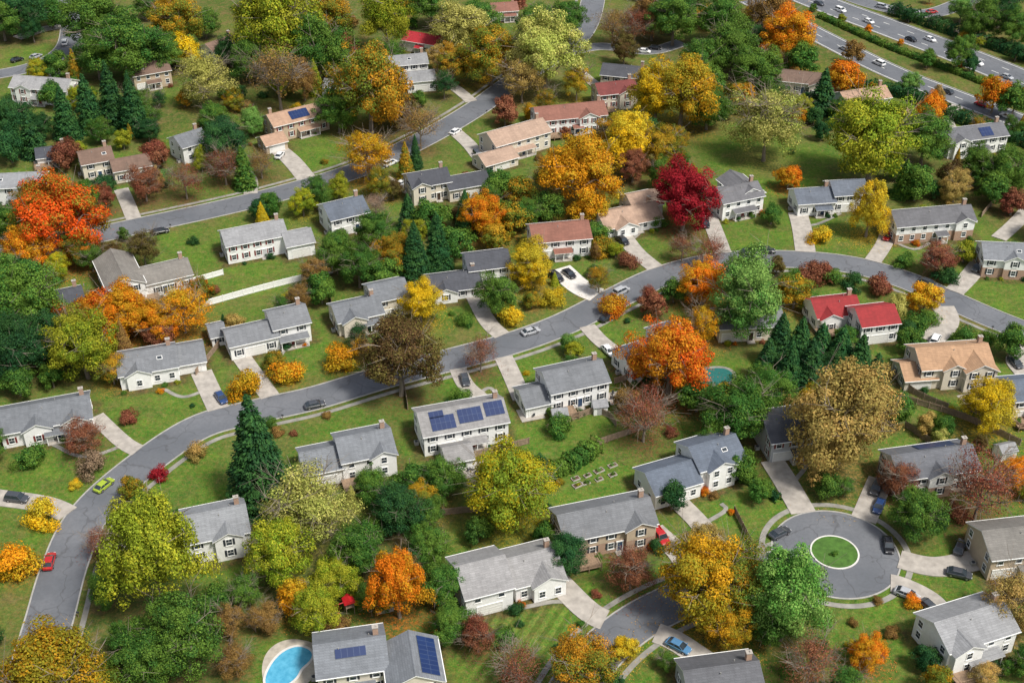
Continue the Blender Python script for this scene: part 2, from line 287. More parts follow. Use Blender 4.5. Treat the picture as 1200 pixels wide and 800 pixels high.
def make_house(blocks,roof,wall,label,lower=False,chim=1,solar=(),sh=0,door=(0.2,0.04,0.04),deck=False,extra=()):
    idx=len(houses); bl=[]; rr=random.Random(idx*3+1)
    for k,(u1,v1,u2,v2,W,st) in enumerate(blocks):
        ev=EV[st]; W=W*0.95+0.026*k; rise=W/2*PITCH; hr=ev+rise
        p1=np.array(P(u1,v1,hr)); p2=np.array(P(u2,v2,hr)); c=(p1+p2)/2; d=p2-p1; L=np.linalg.norm(d); an=math.atan2(d[1],d[0])
        if k==0: a0=an; c0=c; bl.append([0,0,L,W,ev,rise,0])
        else:
            q=round((an-a0)/(math.pi/2)); r=c-c0; ca,sa=math.cos(-a0),math.sin(-a0)
            bl.append([r[0]*ca-r[1]*sa,r[0]*sa+r[1]*ca,L,W,ev-0.017*k,rise,q%2])
    m0=bl[0]
    for (fx,W,out) in extra:
        Lg=m0[3]/2+out; bl.append([fx*m0[2]/2,-Lg/2,Lg,W,m0[4]-0.03,W/2*PITCH,1])
    root=link("house",None,None,(c0[0],c0[1],0),(0,0,a0)); root.empty_display_size=2; tag(root,label,"house","houses of the neighbourhood")
    houses.append((c0,a0,bl))
    def mp(b,s,c_): return (b[0]+s,b[1]+c_) if b[6]==0 else (b[0]-c_,b[1]+s)
    mb=MB()
    for k,b in enumerate(bl):
        L,W,ev,ri=b[2]-0.7,b[3],b[4],b[5]; zs=[0,2.75,ev] if ev>3 else [0,ev]
        cs=[(-L/2,-W/2),(L/2,-W/2),(L/2,W/2),(-L/2,W/2)]
        for zi in range(len(zs)-1):
            m=1 if (lower and zi==0) or lower=='all' else 0
            for j in range(4):
                p,q=mp(b,*cs[j]),mp(b,*cs[(j+1)%4]); mb.add([(*p,zs[zi]),(*q,zs[zi]),(*q,zs[zi+1]),(*p,zs[zi+1])],[(0,1,2,3)],m)
        for s_ in (-L/2,L/2):
            p,q,r=mp(b,s_,-W/2),mp(b,s_,W/2),mp(b,s_,0); f=(0,1,2) if s_>0 else (1,0,2)
            mb.add([(*p,ev),(*q,ev),(*r,ev+ri-0.05)],[f],1 if lower=='all' else 0)
    link("wall",mb.mesh("wall",[M_side,M_brick]),root,color=wall)
    mb=MB(); t_=0.2; oh=0.45
    for b in bl:
        L,W,ev,ri=b[2],b[3],b[4],b[5]; ze=ev-oh*PITCH+0.12; zr=ev+ri+0.12; e=W/2+oh
        for sg in (-1,1):
            pts=[]
            for s_ in (-L/2,L/2):
                for (c_,z) in ((0,zr),(sg*e,ze),(sg*e,ze-t_),(0,zr-t_)): pts.append((*mp(b,s_,c_),z))
            top=(0,1,5,4) if sg<0 else (0,4,5,1)
            mb.add(pts,[top],0); mb.add(pts,[(1,2,6,5),(0,1,2,3),(4,5,6,7),(2,3,7,6)],1)
        for sg in (-1,1):
            q=[mp(b,-L/2,0),mp(b,L/2,0),mp(b,L/2,sg*0.2),mp(b,-L/2,sg*0.2)]
            mb.add([(*q[0],zr+0.05),(*q[1],zr+0.05),(*q[2],zr-0.05),(*q[3],zr-0.05)],[(0,1,2,3) if sg>0 else (3,2,1,0)],0)
            if b[6]==0 or b[2]>8 and len(blocks)>1: 
                ax=mp(b,0,sg*(e+0.07)); mb.box(ax[0],ax[1],ze-0.07,L-0.05,0.13,0.12,1,rot=0 if b[6]==0 else math.pi/2)
    rf=link("roof",mb.mesh("roof",[M_roof,M_trim]),root,color=roof)
    b=bl[0]; zr=b[4]+b[5]
    if chim: link("chimney",CHI,rf,(chim*(b[2]/2-1.6),0.9,zr+0.1))
    link("vent_pipe",VEN,rf,(rr.uniform(-2,1),-1.2,zr-0.5)); link("vent_pipe",VEN,rf,(rr.uniform(2,4),1.0,zr-0.5))
    link("air_conditioner",ACU,root,(-b[2]/2-0.4,rr.uniform(-2,1),0))
    if rr.random()<0.25 and not solar: link("skylight",SKY,rf,(rr.uniform(-3,3),-b[3]*0.25,b[4]+b[5]/2+0.17),(math.atan(PITCH),0,0))
    for (k,xo,frac,nc,nr,sg) in solar:
        b=bl[k]; mbs=MB(); w_,h_=nc*1.0,nr*1.6; mbs.box(0,0,0,w_,h_,0.05)
        for v in range(len(mbs.v)): x,y,z=mbs.v[v]; mbs.v[v]=(x+w_/2,y+h_/2,z)
        an=math.atan(PITCH); yc=b[3]*frac; zc=b[4]+b[5]-yc*PITCH+0.26
        x0,y0=mp(b,xo,sg*yc); o=link("solar_panel",mbs.mesh("solar_panel",[M_solar]),rf)
        Rz=Matrix.Rotation((0 if sg<0 else math.pi)+(math.pi/2 if b[6] else 0),4,'Z'); o.matrix_local=Matrix.Translation((x0,y0,zc))@Rz@Matrix.Rotation(an,4,'X')@Matrix.Translation((-w_/2,-h_/2,0))
    camd=np.array([-c0[0],-c0[1]]); camd/=np.linalg.norm(camd)
    def inside(x,y,z,skip):
        for k,b in enumerate(bl):
            if k==skip: continue
            dx,dy=x-b[0],y-b[1]
            if b[6]: dx,dy=dy,-dx
            if abs(dx)<b[2]/2+0.3 and abs(dy)<b[3]/2+0.3 and z<b[4]+1.0: return True
        return False
    gdone=False; ddone=False
    for k in list(range(len(bl)))[::-1]:
        b=bl[k]; L,W,ev=b[2]-0.7,b[3],b[4]
        for (ns,nc_,ln) in ((0,-1,L),(0,1,L),(-1,0,W),(1,0,W)):
            n=(ns,nc_) if b[6]==0 else (-nc_,ns)
            wn=(n[0]*math.cos(a0)-n[1]*math.sin(a0), n[0]*math.sin(a0)+n[1]*math.cos(a0))
            dp=wn[0]*camd[0]+wn[1]*camd[1]
            if dp<-0.35: continue
            th=math.atan2(n[0],-n[1]); nw=max(1,int(ln/3.0)); sp=ln/nw
            def at(sx):
                return mp(b,sx,nc_*(W/2)) if nc_ else mp(b,ns*L/2,sx)
            skip=[]
            if dp>0.5 and nc_ and not gdone and (k>0 or len(bl)==1) and ln>6:
                sx=-ln/2+3.0 if len(bl)==1 else 0
                q=at(sx)
                if not inside(q[0]+n[0],q[1]+n[1],1,k):
                    link("garage_door",GAR,root,(q[0],q[1],0.02),(0,0,th)); gdone=True; skip.append((sx-2.9,sx+2.9))
            if dp>0.4 and nc_ and not ddone and (k==0) and ln>6:
                sx=0.0 if nw%2==0 else sp/2
                q=at(sx)
                if not inside(q[0]+n[0]*.5,q[1]+n[1]*.5,1,k):
                    d_=link("door",GDO,root,(q[0],q[1],0.0),(0,0,th),color=door); link("door_frame",GFR,d_); ddone=True; skip.append((sx-1.3,sx+1.3))
                    if nc_==-1 and rr.random()<0.6:
                        wp=rr.choice([3.0,4.5,6.5]); mq=MB(); y0=-W/2
                        for i in (-1,0,1) if wp>4 else (-1,1): mq.box(sx+i*(wp/2-0.15),y0-1.75,1.25,0.16,0.16,2.5)
                        mq.box(sx,y0-0.95,0.09,wp,1.9,0.18,1); link("porch",mq.mesh("porch",[M_trim,M_conc]),root)
                        mq=MB(); vs=[(sx-wp/2-.2,y0,2.95),(sx+wp/2+.2,y0,2.95),(sx+wp/2+.2,y0-2.1,2.5),(sx-wp/2-.2,y0-2.1,2.5)]; vs+=[(a_,b_,c_-0.12) for a_,b_,c_ in vs]
                        mq.add(vs,[(3,2,1,0)],0); mq.add(vs,[(4,5,6,7),(0,3,7,4),(1,2,6,5),(3,2,6,7)],1); link("porch_roof",mq.mesh("porch_roof",[M_roof,M_trim]),root,color=roof)
            for zi,zc in enumerate([1.75,4.3] if ev>4.5 else [1.7]):
                for j in range(nw):
                    sx=-ln/2+sp*(j+0.5)
                    if ns and nw>2 and j==nw//2: continue
                    if zi==0 and any(a_<sx<b_ for a_,b_ in skip): continue
                    q=at(sx)
                    if inside(q[0]+n[0]*0.3,q[1]+n[1]*0.3,zc,k): continue
                    link("window",WIN[sh],root,(q[0],q[1],zc),(0,0,th))
    if deck:
        b=bl[0]; mbd=MB(); yy=b[3]/2*deck; cx=-b[2]*0.3
        mbd.box(cx,yy+deck*2.0,1.0,5,3.9,0.16)
        for x in (-2.4,0,2.4): mbd.box(cx+x,yy+deck*3.85,0.95,0.14,0.14,1.9)
        mbd.box(cx,yy+deck*3.88,1.9,5,0.08,0.08); mbd.box(cx-2.45,yy+deck*2,1.9,0.08,3.8,0.08); mbd.box(cx+2.45,yy+deck*2,1.9,0.08,3.8,0.08)
        for i in range(25): mbd.box(cx-2.4+i*0.2,yy+deck*3.88,1.5,0.04,0.04,0.75)
        link("deck",mbd.mesh("deck",[M_deck]),root)
    return root
GR=(0.165,0.17,0.18); LG=(0.245,0.25,0.26); DG=(0.06,0.065,0.08); BG=(0.10,0.12,0.155); BR=(0.165,0.11,0.085); TN=(0.34,0.225,0.16); RB=(0.23,0.10,0.072); RED=(0.25,0.020,0.022); MAR=(0.15,0.035,0.03); OT=(0.36,0.225,0.135); WG=(0.18,0.17,0.155); SL=(0.11,0.115,0.13)
WH=(0.82,0.82,0.80); CRM=(0.66,0.60,0.50); TAN=(0.50,0.40,0.29); GY=(0.45,0.46,0.48)
HS=[
 ([(16,88,84,93,9,2)],LG,WH,"white two-storey house with pale grey roof",False,1,(),[(-0.5,5,1.2)]),
 ([(150,77,196,69,9,2)],BR,TAN,"tan two-storey house with brown roof"),
 ([(240,52,274,40,8,2)],BR,WH,"white house with brown roof among trees"),
 ([(443,67,500,62,8,2),(475,86,508,80,8,1.5)],LG,WH,"white two-storey house with light grey roof"),
 ([(476,36,520,43,8,1.5)],(0.42,0.02,0.03),WH,"white house with bright red roof"),
 ([(380,92,396,94,6,2)],GR,WH,"narrow white two-storey house under trees"),
 ([(312,135,378,119,9,2),(304,160,332,154,7,1)],TN,TAN,"tan two-storey house with solar panels",False,-1,((0,0.2,0.27,6,2,-1),),()),
 ([(203,160,236,150,9,2),(206,168,222,164,5,1)],GR,WH,"white two-storey house with gabled grey roof"),
 ([(90,178,130,171,9,2),(128,188,174,179,8,1.5)],BR,CRM,"cream house with brown-grey roof and lower wing",False,1,(),()),
 ([(-30,205,52,201,9,2)],LG,WH,"white house with pale grey roof at a lawn"),
 ([(40,174,80,169,7,1)],DG,WH,"small white single-storey house between trees"),
 ([(258,271,332,257,9,2),(330,274,364,266,8,1.5)],LG,WH,"long white two-storey house with light grey roof"),
 ([(150,318,220,302,9,1.5),(126,292,150,326,9,2)],WG,WH,"white house with two crossing grey gable roofs"),
 ([(378,240,425,229,10,2)],BG,WH,"white house with blue-grey gable roof"),
 ([(476,204,524,196,9,2),(522,210,568,198,8,1.5)],DG,CRM,"cream house with dark grey roof by the street",False,1,(),[(-0.5,5,1.0)]),
 ([(570,156,636,138,10,2),(558,180,602,172,8,1)],TN,CRM,"cream house with tan-brown roof and garage wing"),
 ([(625,126,708,118,10,2)],RB,WH,"white two-storey house with reddish brown roof",False,1,(),[(0.45,6,1.5)]),
 ([(706,74,758,79,9,2)],DG,CRM,"cream house with dark grey roof"),
 ([(906,80,982,88,9,1.5)],BR,CRM,"cream house with brown roof beside hedges",False,1,(),[(0.5,6,2.2)]),
 ([(984,108,1038,100,9,1.5),(1040,126,1066,128,7,1)],TN,WH,"white house with tan roof and garage"),
 ([(1105,152,1175,143,9,2)],SL,WH,"white two-storey house with slate roof near highway",False,1,((0,3,0.3,4,2,-1),),[(-0.6,5,1.5)]),
 ([(620,264,690,258,10,2)],RB,WH,"white two-storey house with red-brown roof"),
 ([(700,250,768,236,10,1),(732,222,772,228,9,1.5)],TN,WH,"white single-storey house with tan roof",False,1,(),[(-0.3,6,1.8)]),
 ([(838,222,888,212,9,2),(862,198,876,222,8,2)],SL,WH,"white house with slate grey crossed gable roofs"),
 ([(930,222,976,219,9,1.5),(974,214,1012,208,9,2)],BG,WH,"white house with blue-grey roof and white garage"),
 ([(1044,248,1138,240,9,2)],SL,WH,"brick and white two-storey house with slate roof",True,1,(),[(0.7,5,1.0)]),
 ([(1150,284,1225,287,9,2)],GR,WH,"white house with grey roof at the street bend",True,1,(),[(0.0,5,1.0)]),
 ([(498,324,562,316,9,1),(545,300,594,290,9,2)],DG,WH,"white house with very dark grey stepped roof",False,1,(),[(-0.4,5.5,1.6)]),
 ([(388,358,444,346,9,1.5),(430,335,474,325,9,2)],GR,CRM,"cream house with weathered grey roof",False,1,(),[(-0.3,5.5,1.5)]),
 ([(312,366,358,356,9,2),(262,388,322,374,8,1.5),(242,382,262,377,6,1)],GR,WH,"white house with stepped light grey roofs and chimneys"),
 ([(134,416,206,404,10,1.5),(200,408,238,399,9,1)],GR,WH,"white house with dark shutters and stepped grey roof",False,1,(),[(-0.35,5,1.2)]),
 ([(-5,482,105,462,10,1.5)],GR,WH,"wide white house with weathered grey roof",False,1,(),[(-0.2,5.5,1.2),(0.6,5,0.9)]),
 ([(635,436,706,421,10,2),(608,458,642,449,8,1)],GR,WH,"white two-storey house with grey roof and garage"),
 ([(728,412,774,398,9,1.5),(768,386,798,378,9,2)],BG,WH,"white house with blue-grey roof behind orange tree"),
 ([(950,352,1004,346,9,1.5),(1002,362,1048,356,9,2)],RED,WH,"white house with red metal roof",False,1,(),[(-0.4,5,1.4)]),
 ([(1072,408,1158,402,10,2),(1056,428,1092,420,8,1)],OT,CRM,"cream house with tan-brown gabled roofs and garage wing",False,1,(),[(0.55,7,2.6),(-0.1,5,1.2)]),
 ([(488,484,590,466,10,2),(518,526,552,518,6,1)],LG,WH,"white two-storey house with three solar panel arrays",False,1,((0,-4.4,0.31,5,2,-1),(0,1.4,0.25,5,2,-1),(0,6.6,0.20,4,2,-1),(0,-5.4,0.12,3,1,-1)),()),
 ([(392,514,458,501,10,2),(350,532,398,520,9,1.5)],GR,WH,"white two-storey house with grey roof and lower wing",False,1,(),[(0.5,5,1.0)]),
 ([(806,524,862,508,10,2),(755,554,812,538,9,1.5)],BG,WH,"white house with blue-grey roof, gable end to the lawn",False,1,(),[(-0.1,6,1.4)]),
 ([(652,604,762,582,9.5,2),(700,604,712,622,5,1.5)],GR,TAN,"tan and brick two-storey house with grey roof",True,1,(),[(0.6,5.5,1.1)]),
 ([(592,655,652,640,10,1.5),(532,664,592,650,11,2)],LG,WH,"white house with very pale grey stepped roofs",False,1,(),[(0.3,6,1.6)]),
 ([(210,606,288,590,10,2)],LG,WH,"white two-storey house with grey roof among trees",False,1,(),[(0.3,5,1.2)]),
 ([(366,756,452,744,10,2),(478,738,488,792,9,2)],GR,CRM,"cream house with skylights beside a swimming pool",False,1,((0,0,0.2,5,1,-1),(1,0,0.3,8,2,-1)),()),
 ([(800,786,890,774,9,1.5)],SL,GY,"grey house with slate roof at the street end"),
 ([(1094,730,1178,704,9.5,2)],LG,WH,"white two-storey house with pale grey roof near turning circle",False,1,(),[(-0.5,5.5,1.6)]),
 ([(1150,622,1240,612,10,2)],WG,TAN,"tan house with brown-grey roof beside the driveway"),
 ([(1044,534,1140,521,9.5,2)],SL,WH,"white brick-based house with slate roof and solar panels",True,1,((0,2,0.3,8,2,1),),[(0.0,5,1.2)]),
 ([(893,488,950,480,11,2)],DG,GY,"grey house with dark roof behind the driveway"),
 ([(1180,446,1250,440,9,2)],BG,CRM,"cream house with slate grey roof and deck"),
 ([(838,364,916,360,9,1.5)],GR,CRM,"cream house with grey roof behind green tree"),
 ([(574,4,606,2,8,1.5)],RB,WH,"white house with red roof in the woods"),
 ([(62,342,96,335,8,1)],DG,GY,"small grey house with dark roof under trees"),
 ([(697,98,744,93,9,2)],MAR,CRM,"cream house with maroon gable roof",False,1,(),[(0.4,5,1.2)]),
]
DEF=[False,1,(),()]
for h in HS:
    a=list(h)+DEF[len(h)-4:]
    i=len(houses); rr=random.Random(i); kk=rr.uniform(.88,1.12); wm=rr.uniform(-.05,.05)
    make_house(a[0],(a[1][0]*kk*(1+wm),a[1][1]*kk,a[1][2]*kk*(1-wm)),a[2],a[3],a[4],a[5],a[6],sh=rr.choice([0,1,1,2]) ,door=rr.choice([(0.2,0.03,0.03),(0.03,0.06,0.12),(0.05,0.03,0.02),(0.5,0.5,0.5)]),deck=rr.choice([0,0,0,-1]),extra=a[7])
def in_house(x,y,m=0.5):
    for c0,a0,bl in houses:
        dx,dy=x-c0[0],y-c0[1]
        if dx*dx+dy*dy>900: continue
        ca,sa=math.cos(-a0),math.sin(-a0); lx,ly=dx*ca-dy*sa,dx*sa+dy*ca
        for b in bl:
            qx,qy=lx-b[0],ly-b[1]
            if b[6]: qx,qy=qy,-qx
            if abs(qx)<b[2]/2+m and abs(qy)<b[3]/2+m: return True
    return False
def on_drive(x,y,e=0.5):
    for s,wd in drv:
        if np.min((s[:,0]-x)**2+(s[:,1]-y)**2)<(wd/2+e)**2: return True
    return False
# ------------------------------------------------------------------ foliage meshes
def leafmesh(name,pos,nrm,size,clump,leafr,elong=1.0,tan=None):
    n=len(pos); nrm=nrm/np.linalg.norm(nrm,axis=1)[:,None]
    r=rng.normal(size=(n,3)) if tan is None else tan+rng.normal(size=(n,3))*0.15
    a=np.cross(nrm,r); a/=np.linalg.norm(a,axis=1)[:,None]+1e-9; b_=np.cross(nrm,a)
    s=size[:,None]; q=np.empty((n,4,3))
    j=lambda: 1+rng.uniform(-.3,.3,size=(n,1))
    q[:,0]=pos-a*s*j()-b_*s*0.35*elong; q[:,1]=pos-a*s*0.1-b_*s*j()*elong+nrm*s*0.25; q[:,2]=pos+a*s*j()+b_*s*0.3*elong; q[:,3]=pos+b_*s*j()*elong+nrm*s*0.1
    me=bpy.data.meshes.new(name); me.vertices.add(4*n); me.vertices.foreach_set('co',q.reshape(-1).astype(np.float32))
    me.loops.add(4*n); me.loops.foreach_set('vertex_index',np.arange(4*n,dtype=np.int32)); me.polygons.add(n); me.polygons.foreach_set('loop_start',np.arange(0,4*n,4,dtype=np.int32))
    me.update(); me.validate()
    for nm,ar in (('clump',clump),('leafr',leafr)):
        at=me.attributes.new(nm,'FLOAT','POINT'); at.data.foreach_set('value',np.repeat(ar,4).astype(np.float32))
    me.materials.append(M_leaf); return me
def sph(n): 
    v=rng.normal(size=(n,3)); return v/np.linalg.norm(v,axis=1)[:,None]
def crown_round(n,zs,hc,leaf,nc=170,cr=(0.08,0.21),egg=0.0,halo=0.13):
    d=sph(nc); d[:,2]=np.where(d[:,2]<-0.72,-d[:,2],d[:,2]); rad=rng.uniform(0.48,0.9,nc); rad[:nc//6]*=0.55
    az=np.arctan2(d[:,1],d[:,0]); p1,p2,p3=rng.uniform(0,6.28,3)
    lob=1+(0.12*np.sin(2*az+p3)+0.11*np.sin(3*az+p1)+0.08*np.sin(5*az+p2))*(1-0.4*abs(d[:,2]))+rng.normal(0,0.06,nc)
    c=d*(rad*lob)[:,None]; r=rng.uniform(*cr,nc); ax=sph(1)[0]; cv=np.clip(0.5+0.20*(d@ax)+rng.normal(0,0.18,nc),0,1)
    pk=rng.choice(nc,n,p=r**1.8/np.sum(r**1.8)); dd=sph(n)+0.35*c[pk]; dd/=np.linalg.norm(dd,axis=1)[:,None]
    rr_=rng.uniform(0.25,1.05,n)**0.5+rng.exponential(halo,n)
    pos=c[pk]+dd*(r[pk]*rr_)[:,None]*np.array([1.15,1.15,0.9])
    if egg: 
        k=1-egg*np.clip(pos[:,2],-1,1); pos[:,0]*=k; pos[:,1]*=k
    out=pos/(np.linalg.norm(pos,axis=1)[:,None]+1e-6)
    pos[:,2]*=zs; pos[:,2]+=hc
    nr=dd*0.75+out*0.55+np.array([0,0,0.25])+sph(n)*0.65
    return leafmesh("crown",pos,nr,rng.uniform(0.55,1.35,n)*leaf,np.clip(cv[pk]+rng.normal(0,0.15,n),0,1),rng.uniform(0,1,n))
def crown_con(n,ht,leaf,dens=1.0):
    nb=320; z=ht*(0.05+0.95*rng.uniform(0,1,nb)**1.2); z=np.sort(z); th=np.arange(nb)*2.4+rng.normal(0,.3,nb)
    rmax=(1-(z/ht)**1.15)**0.8*rng.uniform(0.72,1.08,nb)+0.04; cv=rng.uniform(0.2,0.8,nb)
    pk=rng.choice(nb,n,p=(rmax+0.05)/np.sum(rmax+0.05)); q=rng.uniform(0.12,1,n)**0.7; R=rmax[pk]*q; T=th[pk]+rng.normal(0,0.16,n)/np.maximum(q,0.3)
    pos=np.stack([np.cos(T)*R,np.sin(T)*R,z[pk]-0.30*R+0.05*q+rng.normal(0,0.05,n)],1)
    out=np.stack([np.cos(T),np.sin(T),np.full(n,-0.25)],1); nr=np.stack([np.cos(T)*0.6,np.sin(T)*0.6,np.full(n,0.75)],1)+sph(n)*0.45
    return leafmesh("crown",pos,nr,rng.uniform(0.6,1.3,n)*leaf,cv[pk],rng.uniform(0,1,n),1.4,out)
def trunk_mesh(topz,r,limbs=7,spread=0.6,fine=0,seed=0):
    R=random.Random(seed); mb=MB(); p=Vector((0,0,-0.02)); segs=5; rr=r*1.25; prev=p
    for i in range(segs):
        q=Vector((R.uniform(-.03,.03)*(i>0),R.uniform(-.03,.03),topz*(i+1)/segs)); r2=r*(1-0.75*(i+1)/segs)
        mb.tube(prev,q,rr,r2,7); prev=q; rr=r2
    for k in range(limbs):
        z=topz*R.uniform(0.3,0.9); th=k*2.4+R.uniform(-.4,.4); L=spread*R.uniform(0.7,1.1); e=Vector((math.cos(th)*L,math.sin(th)*L,z+L*R.uniform(0.5,1.1)))
        s0=Vector((0,0,z)); m=(s0+e)/2+Vector((0,0,-0.05)); mb.tube(s0,m,r*0.42,r*0.28,5); mb.tube(m,e,r*0.28,r*0.08,5)
        for f in range(fine):
            s1=s0.lerp(e,R.uniform(0.3,1)); d=Vector((R.gauss(0,1)+math.cos(th),R.gauss(0,1)+math.sin(th),R.uniform(0.2,1.3))).normalized()*R.uniform(0.25,0.5); e1=s1+d
            mb.tube(s1,e1,r*0.17,r*0.07,3)
            for g in range(3):
                s2=s1.lerp(e1,R.uniform(0.4,1)); e2=s2+(d*0.6+Vector((R.gauss(0,.18),R.gauss(0,.18),R.gauss(0.05,.12)))); mb.tube(s2,e2,r*0.10,r*0.035,3)
    return mb.mesh("trunk",[M_bark])
LIB={}
LIB['R']=[(crown_round(38000,rng.uniform(0.86,1.04),1.12,0.0190),trunk_mesh(1.35,0.06,9,.7,4,i)) for i in range(8)]
LIB['r']=[(crown_round(9500,0.95,1.08,0.038,70,(0.12,0.28)),trunk_mesh(1.3,0.06,6,.5,0,i)) for i in range(5)]
LIB['E']=[(crown_round(38000,1.3,1.45,0.0200,170,egg=0.25),trunk_mesh(2.0,0.06,9,.6,3,i)) for i in range(4)]
LIB['C']=[(crown_con(18000,3.5,0.037),trunk_mesh(3.2,0.07,0)) for i in range(3)]
LIB['c']=[(crown_con(7000,3.2,0.058),trunk_mesh(2.9,0.07,0)) for i in range(2)]
LIB['B']=[(crown_round(6000,0.95,1.2,0.019,90,(0.12,0.30),halo=0.2),trunk_mesh(1.5,0.05,15,.85,10,i+9)) for i in range(3)]
LIB['T']=[(crown_round(18000,0.95,1.18,0.0195,130,(0.08,0.2),halo=0.24),trunk_mesh(1.5,0.05,13,.82,8,i+19)) for i in range(4)]
LIB['S']=[crown_round(4200,0.8,0.62,0.046,28,(0.25,0.4)) for i in range(5)]
for s_ in LIB['S']: s_.name="shrub"
HCZ={'R':1.12,'r':1.08,'E':1.45,'C':1.55,'c':1.4,'B':1.2,'T':1.18,'S':0.6}; HTT={'R':2.0,'r':2.0,'E':2.8,'C':3.5,'c':3.2,'B':2.1,'T':2.1,'S':1.3}
PAL={'dg':((0.020,0.078,0.026),(0.046,0.125,0.030),"dark green"),'g':((0.045,0.130,0.022),(0.115,0.205,0.028),"green"),'lg':((0.10,0.24,0.045),(0.19,0.32,0.07),"fresh light green"),'yg':((0.17,0.24,0.016),(0.34,0.34,0.025),"yellow-green"),
'ly':((0.32,0.34,0.07),(0.46,0.43,0.12),"pale yellow-green"),'y':((0.62,0.39,0.010),(0.48,0.40,0.03),"bright yellow"),'go':((0.60,0.26,0.010),(0.48,0.34,0.02),"golden orange"),
'o':((0.60,0.17,0.008),(0.50,0.28,0.015),"orange"),'ro':((0.56,0.095,0.008),(0.54,0.24,0.015),"red-orange"),'r':((0.24,0.006,0.016),(0.34,0.02,0.028),"deep red"),
'br':((0.19,0.105,0.035),(0.29,0.18,0.05),"brown"),'rb':((0.19,0.055,0.034),(0.28,0.12,0.06),"reddish brown"),'db':((0.095,0.055,0.022),(0.14,0.12,0.03),"dark bronze"),
'ta':((0.44,0.28,0.085),(0.32,0.25,0.07),"tan"),'gb':((0.43,0.23,0.016),(0.13,0.18,0.022),"gold and green"),'og':((0.56,0.15,0.008),(0.12,0.16,0.02),"orange and green"),'mx':((0.56,0.085,0.008),(0.22,0.19,0.02),"red, orange and green"),'b':((0.27,0.19,0.13),(0.32,0.22,0.14),"thinning brown"),'gy':((0.44,0.37,0.015),(0.21,0.30,0.025),"golden yellow-green"),'gg':((0.50,0.27,0.012),(0.28,0.25,0.02),"golden bronze")}
KIND={'y':'maple_tree','go':'maple_tree','o':'maple_tree','ro':'maple_tree','r':'maple_tree','og':'maple_tree','mx':'maple_tree','br':'oak_tree','db':'oak_tree','rb':'oak_tree','ta':'oak_tree','gb':'oak_tree','b':'oak_tree','gg':'oak_tree'}
trees=[]
def put_tree(x,y,R,ty,col,rr,hs=1.0,group=None):
    c1,c2,cn=PAL[col]; k=rr.uniform(0.85,1.15); c1=tuple(c*k*rr.uniform(.93,1.07) for c in c1); c2=tuple(c*k for c in c2)
    rz=rr.uniform(0,6.28)
    if ty=='S':
        o=link("shrub",rr.choice(LIB['S']),None,(x,y,-0.02),(0,0,rz),c1); o.scale=(R,R,R*hs); o["tint2"]=c2
        tag(o,"rounded %s garden shrub on a lawn"%cn,"shrub","garden shrubs")
    else:
        cr,tk=rr.choice(LIB[ty]); con=ty in'Cc'
        root=link("conifer_tree" if con else KIND.get(col,"deciduous_tree"),None,None,(x,y,0),(0,0,rz)); root.scale=(R*rr.uniform(.94,1.06),R*rr.uniform(.94,1.06),R*hs)
        o=link("crown",cr,root,color=c1); o["tint2"]=c2; link("trunk",tk,root)
        d={'R':"broad round-crowned tree with %s leaves","r":"small round tree with %s leaves","E":"tall egg-shaped tree with dense %s leaves",'C':"tall pointed conifer with %s needles",'c':"slender conifer with %s needles",'B':"nearly bare tree with sparse %s leaves",'T':"open-crowned tree with thinning %s leaves"}[ty]%cn
        tag(root,d+" on grass","tree","neighbourhood trees")
    trees.append((x,y,R,ty,col))
